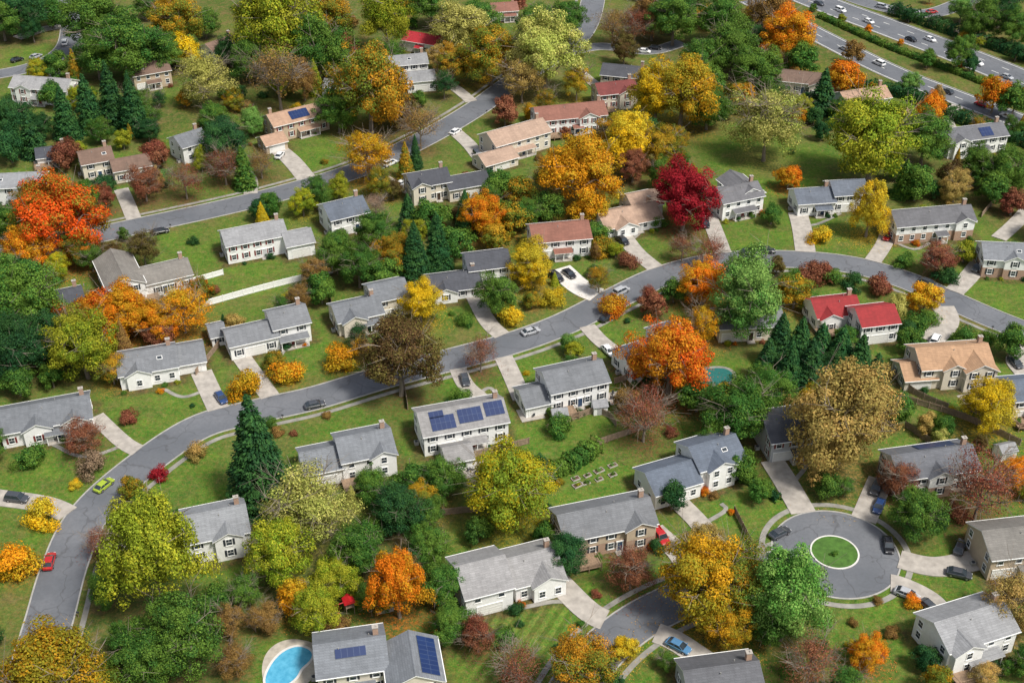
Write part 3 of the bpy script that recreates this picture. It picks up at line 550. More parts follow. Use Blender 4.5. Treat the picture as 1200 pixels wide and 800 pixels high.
TL="""20 8 60 R dg|0 20 50 R g|58 12 40 R g|110 26 76 R g|150 50 84 R g|112 66 50 R g|205 25 70 R gb|190 60 50 R g|240 92 62 T ly|215 60 40 r y|322 32 100 R yg|290 70 50 R g|325 88 70 B br|372 55 70 R g|385 20 60 R gb|452 22 60 E yg|405 75 40 R g
75 135 36 C dg|102 122 40 C dg|130 118 42 C dg|155 128 38 C dg|15 140 50 R dg|10 170 40 R dg|65 75 34 r g|60 110 30 r g|432 105 92 R gb|470 130 40 R db|396 128 50 R g|492 148 48 B br|430 178 60 T go|262 192 44 B rb|216 212 38 B rb|182 180 34 r rb|168 213 42 T rb|120 218 30 r dg
66 250 102 R mx|40 235 50 R og|98 232 44 R g|30 292 60 R o|90 285 50 R og|25 350 90 R g|15 405 80 R dg|60 400 70 R dg|95 405 80 R yg|142 362 66 R o|112 358 50 r ro|182 372 56 R o|212 358 62 T go|186 390 34 r rb|62 368 34 r ro|235 340 30 r og|75 180 34 r rb|6 260 50 R g|262 165 56 R dg|250 140 44 R g|285 200 30 c g|305 190 34 B br|36 160 34 c dg
540 30 66 R ly|575 62 70 R gb|640 60 92 R ly|612 92 50 T ta|560 20 50 R g|665 22 44 R g|718 30 40 B br|744 30 40 B rb|592 130 34 r rb|765 20 50 R br|790 20 60 R g|530 75 44 R gb|505 5 50 R g|625 30 44 R g
800 105 84 R gg|830 125 50 R g|770 112 66 R y|738 160 66 R y|682 198 96 R go|772 172 52 R gb|715 155 46 R gb|640 205 40 T gb|820 75 50 R g|860 55 70 R g|888 80 60 R g|925 40 66 R o|905 20 60 R br|940 70 40 R g|845 20 60 R g|868 110 40 R gb|832 100 40 R g
900 142 84 T ly|1026 160 106 R yg|1085 160 64 R g|990 88 44 r o|1092 128 34 r o|1166 112 40 R o|1190 118 40 r g|1000 62 26 r br|1145 195 44 R g|1180 200 52 R g|1165 222 40 r g|965 108 34 c dg|1150 22 44 R g|1190 30 44 R g|1175 5 50 R dg
803 232 74 R r|1020 246 48 E y|925 206 32 r o|962 276 28 S y|905 250 26 r g|770 258 22 S g|1075 215 40 R g|1115 205 34 R db|1188 235 34 r rb|1060 210 30 c g
565 252 50 R o|535 282 40 R g|486 298 40 C dg|512 288 40 C dg|440 268 50 R g|462 295 50 R gb|395 298 46 R g|368 318 36 T br|420 312 50 R g|450 318 40 R g|376 338 36 r g|350 345 30 T br|545 255 30 C dg|505 255 40 R g|580 278 34 r gb|600 255 40 R gb|478 250 30 c dg|440 240 30 B b|340 285 20 S g
622 306 56 R y|492 352 52 R y|582 344 50 R g|600 370 32 S y|648 350 28 S y|718 358 34 S o|704 290 28 S gb|702 328 30 T gb|735 305 26 S rb|545 375 20 S g|640 240 40 R g|612 225 40 R gb|585 215 36 R g|690 245 40 r go
826 328 60 R o|876 346 96 R lg|932 342 40 R gb|948 325 34 S rb|800 290 32 B rb|832 292 40 B rb|766 356 34 r rb|786 415 96 R ro|825 378 44 T go|1085 348 38 R go|1032 336 32 S rb|960 318 30 S rb|1060 305 24 S g|1000 330 26 S dg|975 325 26 S g|1110 322 28 S dg|1100 300 44 T rb|700 275 30 r g|790 340 30 r g
915 398 46 C dg|938 400 48 C dg|962 405 48 C dg|985 410 50 C dg|1008 420 48 C dg|950 425 46 C dg|925 428 44 C dg|900 420 40 C dg|1026 440 40 C dg|975 428 44 R dg|998 436 40 R dg|940 432 40 R dg|862 480 84 R g|905 455 60 R g|838 510 44 R g|990 490 126 R ta|1052 478 40 R g|1160 472 66 R y|1190 552 44 R o|1130 395 26 S g|1075 380 30 S g|1062 388 26 S dg|1088 372 26 S g|890 440 36 R g|818 462 44 r g
468 418 96 R db|398 420 38 S go|338 436 38 S go|288 452 40 S go|563 415 40 B rb|300 540 84 C dg|596 566 108 R gy|756 486 64 B rb|735 470 30 r br|788 582 34 R dg|1074 604 62 R g|1055 562 46 T rb|1152 570 84 B rb|870 545 40 R g|890 575 30 r g|655 500 30 S g|540 465 24 S g
828 680 110 R gg|874 682 96 R gb|852 728 60 R gg|922 700 92 E lg|905 735 50 R g|740 666 54 T rb|724 630 26 S r|666 650 50 R dg|682 778 84 R gb|733 758 34 r y|466 688 66 E o|520 682 60 R g|500 640 50 R g|420 640 70 R g|465 600 60 R dg|360 600 100 T ly|325 650 80 R yg|435 570 46 R g|390 680 56 R yg|440 700 44 R g|178 655 116 E yg|215 745 100 R g|165 772 90 R g|62 792 130 R gg|120 800 60 R gb
50 602 40 S y|18 660 52 S go|96 510 44 T rb|36 534 36 S g|108 545 34 S b|186 554 22 S r|116 632 38 B rb|132 655 34 r db|370 715 60 R yg|310 722 40 T br|345 700 44 r go|605 778 60 B rb|1018 762 46 R o|950 778 64 B rb|1188 705 70 T ta|560 745 44 T rb|590 745 30 r g|268 725 40 T br|230 530 24 S ta|150 490 22 S rb|130 430 40 T gb|60 440 30 r g|20 445 40 R g
500 600 44 R g|560 620 34 R g|520 560 50 R g|640 628 34 R g|485 560 40 R g|340 560 36 r g|395 735 36 R br|275 772 44 T br|530 720 26 S dg|480 660 40 R dg|255 700 40 R g|770 640 20 S dg|1175 525 20 S g|1100 610 26 S dg|1120 600 30 S rb|1160 395 20 S g|1185 400 40 R g|1105 500 30 r g|978 648 9 S g"""
for ti,e in enumerate(TL.replace("\n","|").split("|")):
    u,v,wd,ty,col=e.split(); u,v,wd=float(u),float(v),float(wd); rr=random.Random(ti*13+5)
    if ty=='R' and wd<42: ty='r'
    if ty in 'C' and wd<30: ty='c'
    h=0
    for _ in range(4):
        R=wd/2*TT(v,h)*1.04; h=HCZ[ty]*R
    x,y=P(u,v,h); put_tree(x,y,R,ty,col,rr,(rr.uniform(0.92,1.10) if ty!='E' else 1.12)*(0.85 if (ty=='C' and 890<u<1035) else 1))
# ---- fill
OPEN=[(890,185,70,40),(960,215,60,25),(880,275,50,22),(990,285,40,15),(610,745,75,50),(560,790,50,30),(1010,730,70,50),(430,500,60,30),(230,480,50,40),(60,560,70,40),(190,500,50,35),(480,370,40,20),(370,400,40,40),(300,320,70,25),(620,430,40,25),(700,380,60,25),(880,590,60,40),(1090,700,70,40),(740,610,40,25),(230,560,60,40),(20,620,40,60),(230,290,60,25),(370,180,40,20),(1180,340,60,40),(1100,470,50,30),(730,700,60,35),(640,500,50,40),(690,560,60,50),(985,205,60,40),(830,285,30,15),(600,480,30,20),(520,470,40,30),(280,500,40,20),(340,780,60,40),(425,705,30,20),(835,440,40,25),(270,640,40,50),(1180,530,30,20),(150,525,30,20),(470,500,40,40),(760,520,50,30),(830,450,40,25),(500,55,35,14),(40,70,40,16),(720,110,35,14),(40,115,50,16),(470,100,40,14),(180,95,30,12),(255,225,40,12),(345,175,40,16)]
opens=[]
for u,v,a_,b_ in OPEN:
    x,y=P(u,v); t_=TT(v); opens.append((x,y,a_*t_,b_*t_/math.sin(PIT+math.atan((v-400)/F))))
def in_open(x,y,k=1.0): return any(((x-a)/c)**2+((y-b)/d)**2<k for a,b,c,d in opens)
cols=['dg']*4+['g']*9+['gb']*4+['yg']*3+['br']*2+['rb']*2+['go','o','y','db','ta','ly','gy','gg','lg','lg']
def fill(n,u0,v0,u1,v1,rmin,rmax,cs=None,cover=True,tys='RRRRTTEC',sp=0.62,ck=(0.55,1.0)):
    got=0; tries=0; rr=random.Random(int(u0*7+v0*3+n))
    while got<n and tries<n*50:
        tries+=1; u,v=rr.uniform(u0,u1),rr.uniform(v0,v1); x,y=P(u,v); R=rr.uniform(rmin,rmax); ty=rr.choice(tys)
        if ty in'Cc': R*=0.6
        if ty=='E': R*=0.8
        ht=HTT[ty]*R
        if in_open(x,y) or in_house(x,y,R*0.5+0.5) or on_road(x,y,-1,R*0.7+0.6) or on_drive(x,y,R*0.4): continue
        if cover and any(on_road(x,y+ht*k,-1,-1.5) or in_house(x,y+ht*k,-0.5) or in_open(x,y+ht*k,0.6) for k in ck): continue
        if any((x-a[0])**2+(y-a[1])**2<((R+a[2])*sp)**2 for a in trees): continue
        if ty=='R' and R<3.2: ty='r'
        put_tree(x,y,R,ty,rr.choice(cs or cols),rr,rr.uniform(.85,1.25)); got+=1
fill(60,-40,-50,700,120,3.3,5.8,None,True,sp=0.52); fill(38,700,-50,1240,110,3.0,5.2,None,True,'RRRTTrC',0.5,(0.4,0.8,1.2))
fill(34,0,120,620,300,2.5,4.8,sp=0.5); fill(28,620,110,1240,300,2.5,4.8,sp=0.5)
fill(56,-20,-20,1220,300,1.4,2.8,None,True,'rrrcT',0.5,(0.4,0.8)); fill(20,930,-10,1220,170,1.5,2.8,['g','dg','g','yg','o','gb'],True,'rrrcT',0.5,(0.3,0.7,1.1))
fill(6,250,560,560,780,2.5,4,['g','gb','yg','ly','br']); fill(14,0,310,240,440,3,5,sp=0.5)
fill(40,240,300,1240,560,1.6,3.3); fill(20,560,560,1240,830,1.6,3.5); fill(10,-20,540,300,820,2,4)
fill(8,-120,100,-10,760,3,6); fill(8,1210,100,1320,800,3,6)
rr=random.Random(5)
for i,off,cs_ in ((5,11.0,['g','yg','dg','gb']),):
    s=roads[i][0]; nn=normals(s)
    for k in range(4,len(s)-2,5):
        x,y=s[k]+nn[k]*(off+rr.uniform(-1,1)); x+=rr.uniform(-1.5,1.5)
        if on_road(x,y,-1,1.0) or in_house(x,y,2) or on_drive(x,y,1) or rr.random()<0.15: continue
        put_tree(x,y,rr.uniform(1.7,2.9),rr.choice('rrrcT'),rr.choice(cs_),rr,rr.uniform(.85,1.2))
s=roads[5][0]; nn=normals(s)
for k in range(4,len(s)-2,9):
    x,y=s[k]-nn[k]*(10.3+rr.uniform(-.3,.3))
    if on_road(x,y,-1,1.0) or in_house(x,y,2): continue
    put_tree(x,y,rr.uniform(1.2,1.8),'r',rr.choice(['g','yg','gb','o']),rr,1.0)
sr=random.Random(99)
for c0,a0,bl in houses:
    b=bl[0]; ca,sa=math.cos(a0),math.sin(a0)
    for k in range(5):
        lx=-b[2]/2+b[2]*(k+0.5+sr.uniform(-.3,.3))/5; ly=-b[3]/2-sr.uniform(0.9,1.6)
        x,y=c0[0]+lx*ca-ly*sa,c0[1]+lx*sa+ly*ca
        if in_house(x,y,0.2) or on_drive(x,y,0.5) or on_road(x,y,-1,0.5) or sr.random()<0.25 or abs(lx)<1.2: continue
        put_tree(x,y,sr.uniform(0.5,1.1),'S',sr.choice(['dg','g','g','rb','yg','dg','ro']),sr)
q=0; tries=0
while q<80 and tries<3000:
    tries+=1; x,y=P(sr.uniform(0,1200),sr.uniform(100,790))
    if in_house(x,y,1) or on_drive(x,y,0.8) or on_road(x,y,-1,1.2) or any((x-a[0])**2+(y-a[1])**2<(a[2]*0.8+1)**2 for a in trees): continue
    put_tree(x,y,sr.uniform(0.6,1.6),'S',sr.choice(['dg','g','rb','gb','o','br','y','g','dg']),sr); q+=1
# ------------------------------------------------------------------ hedges
def hedge(px,wd,ht,col,label):
    s=catmull([P(*p) for p in px],0.5); L=np.sum(np.linalg.norm(np.diff(s,axis=0),axis=1)); n=int(min(34000,L*190*(wd+ht)/3)); nn=normals(s)
    i=rng.integers(0,len(s)-1,n); f=rng.uniform(0,1,n)[:,None]; p=s[i]*(1-f)+s[i+1]*f; c0=s.mean(0)
    th=rng.uniform(-0.3,math.pi+0.3,n); bump=1+0.16*np.sin(i*0.7)+0.12*np.sin(i*1.9); off=np.clip(np.cos(th)*1.3,-1,1)*wd/2*bump; z=np.clip(np.sin(th)*1.3,0.02,1)*ht*bump
    pos=np.concatenate([p+nn[i]*off[:,None]-c0,z[:,None]],1)+rng.normal(0,0.1,(n,3)); nr=np.concatenate([nn[i]*np.cos(th)[:,None],np.sin(th)[:,None]],1)+sph(n)*0.6
    me=leafmesh("hedge",pos,nr,rng.uniform(0.11,0.24,n),np.clip(0.5+0.3*np.sin(i*0.31)+rng.normal(0,.1,n),0,1),rng.uniform(0,1,n)); c1,c2,_=PAL[col]
    o=link("hedge",me,None,(c0[0],c0[1],0),color=c1); o["tint2"]=c2; tag(o,label,"hedge")
hedge([(638,562),(668,548),(700,526)],3,2.8,'g',"tall clipped green hedge between back gardens"); hedge([(868,560),(890,572),(912,588)],1.6,1.6,'dg',"low dark hedge along a driveway")
hedge([(1050,108),(1110,136),(1200,170),(1290,204)],4,3.0,'dg',"thick dark hedge screening the highway"); hedge([(1045,15),(1120,41),(1200,69),(1290,103)],4.5,3.2,'dg',"long dark hedge along the highway verge")
hedge([(960,20),(1040,56),(1120,86),(1200,118),(1290,155)],2.2,1.6,'g',"long green hedge between the highway carriageways")
hedge([(985,98),(1050,112),(1085,124)],3.0,2.8,'dg',"dark hedge behind a house"); hedge([(655,498),(640,478)],1.5,1.5,'g',"short green hedge beside a garden")
# ------------------------------------------------------------------ fences
def fence(px,ht,mat,label):
    s=catmull([P(*p) for p in px],2.4); c0=s[0]; mb=MB()
    for a_,b_ in zip(s[:-1],s[1:]):
        d=b_-a_; L=np.linalg.norm(d); an=math.atan2(d[1],d[0]); m=(a_+b_)/2-c0
        for z in (0.3,ht-0.25): mb.box(m[0],m[1],z,L,0.05,0.1,0,an)
        nb=max(3,int(L/0.3)); 
        for k in range(nb):
            q=a_+d*(k+0.5)/nb-c0; off=np.array([-d[1],d[0]])/L*0.035; mb.box(q[0]+off[0],q[1]+off[1],ht/2+0.03,L/nb*0.94,0.02,ht-0.06,0,an)
    root=link("fence",None,None,(c0[0],c0[1],0)); tag(root,label,"fence"); link("fence_panel",mb.mesh("fence_panel",[mat]),root)
    mp_=MB(); mp_.box(0,0,(ht+0.1)/2,0.13,0.13,ht+0.1); pm=mp_.mesh("fence_post",[mat])
    for q in s: link("fence_post",pm,root,(q[0]-c0[0],q[1]-c0[1],0))
fence([(238,360),(310,340),(390,320)],1.8,M_vinyl,"long white vinyl privacy fence between gardens"); fence([(226,332),(262,322)],1.6,M_vinyl,"short white vinyl fence beside a house")
for px in ([(640,505),(700,484),(722,500)],[(700,522),(770,498)],[(1060,470),(1130,492),(1195,522)],[(1060,500),(1110,535)],[(500,768),(535,745),(560,738)],[(240,705),(270,740),(268,790)],[(385,330),(392,385)],[(640,640),(660,610),(600,600)],[(1150,255),(1170,230)],[(470,430),(478,480)],[(860,600),(880,640)],[(990,465),(1050,470)],[(300,740),(262,700)],[(230,440),(262,400)],[(800,470),(850,485),(880,470)],[(540,540),(620,520)],[(420,290),(480,320)],[(1045,440),(1070,462),(1110,480)],[(1130,480),(1200,505)],[(720,450),(760,440),(800,455)],[(480,545),(490,600),(560,600)]):
    fence(px,1.7,M_wood,"weathered brown wooden garden fence")
# ------------------------------------------------------------------ cars
def loft(mb,secs,mat=0):
    rings=[]
    for (x,hw,z0,z1,r) in secs:
        rings.append([(x,-hw+r*0.3,z0),(x,-hw,z0+r),(x,-hw,z1-r),(x,-hw+r,z1),(x,hw-r,z1),(x,hw,z1-r),(x,hw,z0+r),(x,hw-r*0.3,z0)])
    o=len(mb.v); n=8
    for r in rings: mb.v+=r
    for i in range(len(rings)-1):
        for j in range(n):
            a_,b_=o+i*n+j,o+i*n+(j+1)%n; mb.f.append((a_,a_+n,b_+n,b_)); mb.m.append(mat)
    mb.f.append(tuple(o+j for j in range(n))); mb.m.append(mat); mb.f.append(tuple(o+(len(rings)-1)*n+j for j in reversed(range(n)))); mb.m.append(mat)
def carlib(kind):
    body=MB(); gl=MB()
    if kind=='sedan': L,hw,zt,roof=4.6,0.9,0.95,1.45; cab=[(-1.95,-1.2),(1.25,0.35)]; 
    elif kind=='suv': L,hw,zt,roof=4.7,0.95,1.08,1.75; cab=[(-2.2,-1.9),(1.25,0.55)]
    else: L,hw,zt,roof=5.5,1.0,1.1,1.85; cab=[(-0.5,-0.2),(1.6,0.95)]
    h=L/2
    loft(body,[(-h,hw*0.86,0.42,zt-0.18,0.08),(-h+0.2,hw*0.97,0.28,zt-0.03,0.1),(-h+0.9,hw,0.25,zt,0.1),(0,hw,0.25,zt,0.1),(h-1.3,hw,0.25,zt-0.02,0.1),(h-0.4,hw*0.95,0.28,zt-0.16,0.12),(h-0.05,hw*0.82,0.38,zt-0.32,0.1)])
    (rb,rt),(fb,ft)=cab; a_,b_=hw*0.93,hw*0.74; z=zt-0.02; rz=roof-0.05
    vs=[(rb,-a_,z),(fb,-a_,z),(fb,a_,z),(rb,a_,z),(rt,-b_,rz),(ft,-b_,rz),(ft,b_,rz),(rt,b_,rz)]
    gl.add(vs,[(4,5,6,7),(0,1,5,4),(1,2,6,5),(2,3,7,6),(3,0,4,7)])
    body.add([(rt-0.08,-b_-0.03,rz-0.02),(ft+0.06,-b_-0.03,rz-0.02),(ft+0.06,b_+0.03,rz-0.02),(rt-0.08,b_+0.03,rz-0.02),(rt+0.05,-b_+0.1,roof),(ft-0.08,-b_+0.1,roof),(ft-0.08,b_-0.1,roof),(rt+0.05,b_-0.1,roof)],[(4,5,6,7),(0,1,5,4),(1,2,6,5),(2,3,7,6),(3,0,4,7)])
    for sy in (-1,1):
        for (x0,x1) in ((rb,rt),(fb,ft),((rb+fb)/2-0.1,(rt+ft)/2-0.1)):
            body.tube((x0,sy*(a_+0.005),z),(x1,sy*(b_+0.01),rz),0.045,0.045,4)
        body.box(fb-0.15,sy*(hw+0.1),zt+0.05,0.14,0.2,0.14)
    if kind=='truck':
        body.box(-h/2-0.5,0,zt+0.02,2.0,1.55,0.05)
        for sy in(-1,1): body.box(-h/2-0.45,sy*0.9,zt+0.12,2.3,0.12,0.26)
        body.box(-h+0.12,0,zt+0.1,0.12,1.7,0.26)
    wl=MB(); wl.tube((0,-0.11,0),(0,0.11,0),0.34,0.34,16,0); wl.tube((0,-0.125,0),(0,0.125,0),0.2,0.2,12,1)
    hl=MB(); hl.box(0,0,0,0.12,0.36,0.15); 
    return dict(L=L,hw=hw,zt=zt,body=body.mesh("body",[M_paint]),glass=gl.mesh("window_glass",[M_glass]),wheel=wl.mesh("wheel",[M_tyre,M_rim]),hl=hl.mesh("headlight",[M_lamp]),tl=hl.mesh("taillight",[M_tail]))
CL={k:carlib(k) for k in('sedan','suv','truck')}
CN={'k':((0.012,0.012,0.015),"black"),'w':((0.75,0.75,0.75),"white"),'s':((0.38,0.39,0.41),"silver"),'d':((0.05,0.055,0.065),"dark grey"),'r':((0.42,0.015,0.015),"red"),'b':((0.02,0.05,0.15),"dark blue"),'l':((0.08,0.20,0.36),"light blue"),'y':((0.32,0.42,0.03),"lime yellow")}
def car(u,v,du,dv,kind,c,where):
    x,y=P(u,v,0.6); x2,y2=P(u+du,v+dv,0.6); an=math.atan2(y2-y,x2-x); K=CL[kind]; cc,cn=CN[c]
    z=0.15 if where=="driveway" else 0.05
    root=link("parked_car" if where!="highway" else "car",None,None,(x,y,z),(0,0,an)); tag(root,"%s %s on a %s"%(cn,{'sedan':'saloon car','suv':'sport utility car','truck':'pickup truck'}[kind],where+(" by the kerb" if where=="street" else "")),"car","cars parked along the streets" if where!="highway" else "cars beside the highway")
    link("body",K['body'],root,color=cc); link("window_glass",K['glass'],root)
    for sx in(-1,1):
        for sy in(-1,1): link("wheel",K['wheel'],root,(sx*K['L']*0.3,sy*(K['hw']-0.09),0.34))
    for sy in(-1,1): link("headlight",K['hl'],root,(K['L']/2-0.12,sy*K['hw']*0.6,K['zt']-0.36)); link("taillight",K['tl'],root,(-K['L']/2+0.06,sy*K['hw']*0.62,K['zt']-0.28))
CARS="""188 271 30 -6 sedan k street|457 191 20 -9 suv w street|534 154 18 -11 sedan w street|622 388 30 -9 sedan s street|369 474 30 -6 sedan d street|122 568 20 -16 sedan y street|58 657 8 -30 sedan r street|259 466 14 20 sedan b driveway
652 325 20 14 suv k driveway|667 321 18 14 sedan k driveway|712 372 20 -10 sedan k street|728 341 24 -12 suv s street|713 411 14 14 sedan w driveway|878 295 30 -1 sedan k street|898 294 30 0 suv k street|1040 277 -8 14 sedan r driveway|1087 331 30 11 sedan d street|1146 314 -14 12 suv d driveway
773 628 14 18 truck r driveway|914 624 20 -10 sedan d street|1041 638 4 22 sedan k street|1063 696 26 10 sedan s driveway|1124 672 26 6 sedan d driveway|1125 641 8 -20 sedan d driveway|1027 572 -8 18 suv d driveway|1030 593 -8 20 sedan b driveway|795 757 20 10 sedan l driveway
730 282 14 12 sedan k driveway|827 262 4 14 sedan k driveway|470 215 20 -8 sedan w street|560 182 10 12 suv d driveway|328 182 10 -12 sedan w driveway|42 66 20 -8 sedan s street|20 70 20 -6 sedan k street|76 50 4 -16 suv w street|768 56 20 2 sedan k street|755 60 20 2 sedan w street
985 12 26 10 suv w highway|1018 25 26 10 sedan w highway|1046 10 20 4 sedan w highway|1034 8 20 4 suv s highway|1072 14 20 1 sedan s highway|1092 14 20 -2 sedan r highway|1145 74 26 10 suv w highway|1110 107 -26 -10 sedan d highway|990 57 -26 -12 sedan s highway|1068 46 26 10 sedan k highway|1180 136 -26 -10 sedan w highway|1090 46 26 10 sedan w highway|1180 90 26 10 sedan s highway|1030 74 -26 -11 suv w highway|960 4 26 10 sedan d highway|1150 122 -26 -10 sedan r highway
20 584 26 3 suv d driveway|545 445 6 20 sedan d driveway|1096 398 10 -20 suv w driveway|1190 425 10 10 sedan d driveway|1090 712 16 14 sedan d driveway|508 97 14 6 suv w driveway|145 58 14 4 sedan d driveway"""
for e in CARS.replace("\n","|").split("|"):
    u,v,du,dv,k,c,wh=e.split(); car(float(u),float(v),float(du),float(dv),k,c,wh)
# ------------------------------------------------------------------ pools, play, sheds
def blob(cx,cy,rx,ry,rot,n=40,kid=0.25):
    out=[]
    for i in range(n):
        a=2*math.pi*i/n; k=1-kid*math.exp(-((a-0.3)/0.6)**2)-kid*math.exp(-((a-0.3-6.283)/0.6)**2)+0.06*math.sin(3*a); X,Y=rx*k*math.cos(a),ry*k*math.sin(a); out.append((cx+X*math.cos(rot)-Y*math.sin(rot),cy+X*math.sin(rot)+Y*math.cos(rot)))
    return out
px_,py_=P(340,781); mb=MB(); mb.add([(x,y,0.03) for x,y in blob(px_+0.3,py_+0.5,5.2,5.9,-0.3,48,0.1)],[tuple(range(48))]); struct(link("pool_patio",mb.mesh("pool_patio",[M_stone])))
root=link("swimming_pool",None,None,(px_,py_,0)); tag(root,"kidney-shaped blue swimming pool in a cream stone patio","swimming pool")
bl_=blob(0,0,3.2,4.9,-0.6,40,0.45); mb=MB(); mb.add([(x,y,0.06) for x,y in bl_],[tuple(range(40))]); link("water",mb.mesh("water",[M_water]),root)
mb=MB(); ring=np.array(bl_+[bl_[0]]); strip(mb,ring,0.0,-0.4,0.14,0.0); me=mb.mesh("coping",[M_conc2]); fixn(me); link("coping",me,root)
px2,py2=P(838,441); root=link("swimming_pool",None,None,(px2,py2,0)); tag(root,"garden pool with a dark green winter cover","swimming pool")
bl_=blob(0,0,4.4,3.2,0.2,40,0.1); mb=MB(); mb.add([(x,y,0.12) for x,y in bl_],[tuple(range(40))]); link("pool_cover",mb.mesh("pool_cover",[M_cover]),root)
mb=MB(); ring=np.array(bl_+[bl_[0]]); strip(mb,ring,0.0,-0.8,0.08,0.0); me=mb.mesh("pool_surround",[M_walk]); fixn(me); link("pool_surround",me,root)
def playset(u,v):
    x,y=P(u,v); root=link("playground_slide",None,None,(x,y,0),(0,0,0.4)); tag(root,"red and yellow slide with climbing tower on grass","playground slide")
    mb=MB(); mb.add([(0,-0.5,2.0),(0,0.5,2.0),(3.4,0.5,0.25),(3.4,-0.5,0.25)],[(0,3,2,1)]); mb.add([(0,-0.5,2.0),(3.4,-0.5,0.25),(3.4,-0.5,0.6),(0,-0.5,2.35)],[(0,1,2,3)]); mb.add([(0,0.5,2.0),(3.4,0.5,0.25),(3.4,0.5,0.6),(0,0.5,2.35)],[(3,2,1,0)])
    link("slide",mb.mesh("slide",[M_plastic]),root,color=(0.7,0.45,0.02))
    mb=MB(); mb.box(-0.8,0,1.95,1.6,1.6,0.1)
    for a_ in(-1.5,-0.1):
        for b_ in(-.7,.7): mb.box(a_,b_,1.5,0.12,0.12,3.0)
    link("tower",mb.mesh("tower",[M_wood]),root)
    mb=MB(); mb.add([(-1.8,-1,3.0),(0.2,-1,3.0),(0.2,1,3.0),(-1.8,1,3.0),(-0.8,-1,3.8),(-0.8,1,3.8)],[(0,4,5,3),(1,2,5,4),(0,1,4),(2,3,5)]); link("canopy",mb.mesh("canopy",[M_plastic]),root,color=(0.6,0.02,0.03))
    mb=MB(); mb.tube((-1.6,0,2.9),(-5,0,2.6),0.07,0.07,6)
    for s_ in(-1,1): mb.tube((-5,0,2.6),(-5.2,s_*1.2,0),0.06,0.06,6)
    for xx in(-2.8,-3.9):
        for d in(-.2,.2): mb.tube((xx+d,0,2.7),(xx+d,0,0.6),0.02,0.02,4)
        mb.box(xx,0,0.6,0.5,0.25,0.05)
    link("swing_frame",mb.mesh("swing_frame",[M_plastic]),root,color=(0.6,0.03,0.03))
playset(415,716)
def shed(u,v,an,W,L,col,label):
    x,y=P(u,v); root=link("garden_shed",None,None,(x,y,0),(0,0,an)); tag(root,label,"shed")
    mb=MB(); mb.box(0,0,1.1,L,W,2.2); mb.add([(-L/2,-W/2,2.2),(-L/2,W/2,2.2),(-L/2,0,3.1)],[(1,0,2)]); mb.add([(L/2,-W/2,2.2),(L/2,W/2,2.2),(L/2,0,3.1)],[(0,1,2)]); link("wall",mb.mesh("wall",[M_side]),root,color=col)
    mb=MB()
    for s_ in(-1,1):
        pts=[(-L/2-.2,0,3.2),(L/2+.2,0,3.2),(L/2+.2,s_*(W/2+.25),2.12),(-L/2-.2,s_*(W/2+.25),2.12)]; mb.add(pts,[(0,1,2,3) if s_>0 else (3,2,1,0)]); mb.add([(a_,b_,c_-0.08) for a_,b_,c_ in pts],[(0,1,2,3)])
    link("roof",mb.mesh("roof",[M_roof]),root,color=LG)
    mb=MB(); mb.box(0,-W/2-0.03,1.0,1.4,0.06,1.9); link("door",mb.mesh("door",[M_door]),root,color=(0.4,0.4,0.4))
shed(1176,534,0.3,3,3.5,WH,"small white garden shed beside a house"); shed(655,492,0.2,2.6,3.2,TAN,"small tan garden shed behind a house"); shed(450,712,0.3,2.5,3,GY,"small grey garden shed under trees"); shed(205,320,0.2,2.5,3,WH,"small white garden shed by a fence"); shed(702,482,0.2,2.5,3,WH,"small white garden shed on a lawn")
br_=random.Random(3)
for i in range(8):
    x,y=P(676+13*(i%4)+br_.uniform(-3,3),561+9*(i//4)-(i%4)*5+br_.uniform(-2,2)); L_,W_=br_.uniform(1.4,2.3),br_.uniform(0.9,1.3); mb=MB()
    for sx_,sy_,lx_,ly_ in ((0,-1,L_,0.12),(0,1,L_,0.12),(-1,0,0.12,W_-0.12),(1,0,0.12,W_-0.12)): mb.box(sx_*(L_/2-0.06),sy_*(W_/2-0.06),0.13,lx_,ly_,0.26,0)
    mb.box(0,0,0.11,L_-0.25,W_-0.25,0.2,1); o=link("raised_garden_bed",mb.mesh("raised_garden_bed",[M_conc,M_mulch]),None,(x,y,0),(0,0,0.5+br_.uniform(-.1,.1))); tag(o,"raised vegetable bed with pale edging and dark soil","garden bed","raised beds in a back garden")
    put_tree(x+br_.uniform(-.4,.4),y,br_.uniform(0.35,0.6),'S',br_.choice(['g','yg','ly','lg']),br_)
def table(u,v):
    x,y=P(u,v); root=link("patio_table",None,None,(x,y,0.05)); tag(root,"round patio table with chairs behind a house","patio table")
    mb=MB(); mb.tube((0,0,0.7),(0,0,0.76),0.7,0.7,16); link("table_top",mb.mesh("table_top",[M_kerb]),root); mb=MB(); mb.tube((0,0,0),(0,0,0.7),0.06,0.05,8); link("leg",mb.mesh("leg",[M_dark]),root)
    mb=MB(); mb.box(0,0,-0.01,5.2,4.4,0.1); struct(link("patio",mb.mesh("patio",[M_conc]),None,(x,y,0.02),(0,0,0.3)))
    for k in range(4):
        a=k*math.pi/2+0.5; cx,cy=1.15*math.cos(a),1.15*math.sin(a); mb=MB(); mb.box(0,0,0.45,0.5,0.5,0.06); mb.box(0.24,0,0.75,0.06,0.5,0.6)
        for p in(-.2,.2):
            for q_ in(-.2,.2): mb.box(p,q_,0.21,0.05,0.05,0.42)
        o=link("chair",mb.mesh("chair",[M_dark]),None,(x+cx,y+cy,0.05),(0,0,a)); tag(o,"dark metal patio chair at a round table","chair","patio chairs")
for q_ in ((622,485),(722,466),(555,550),(1140,468)): table(*q_)
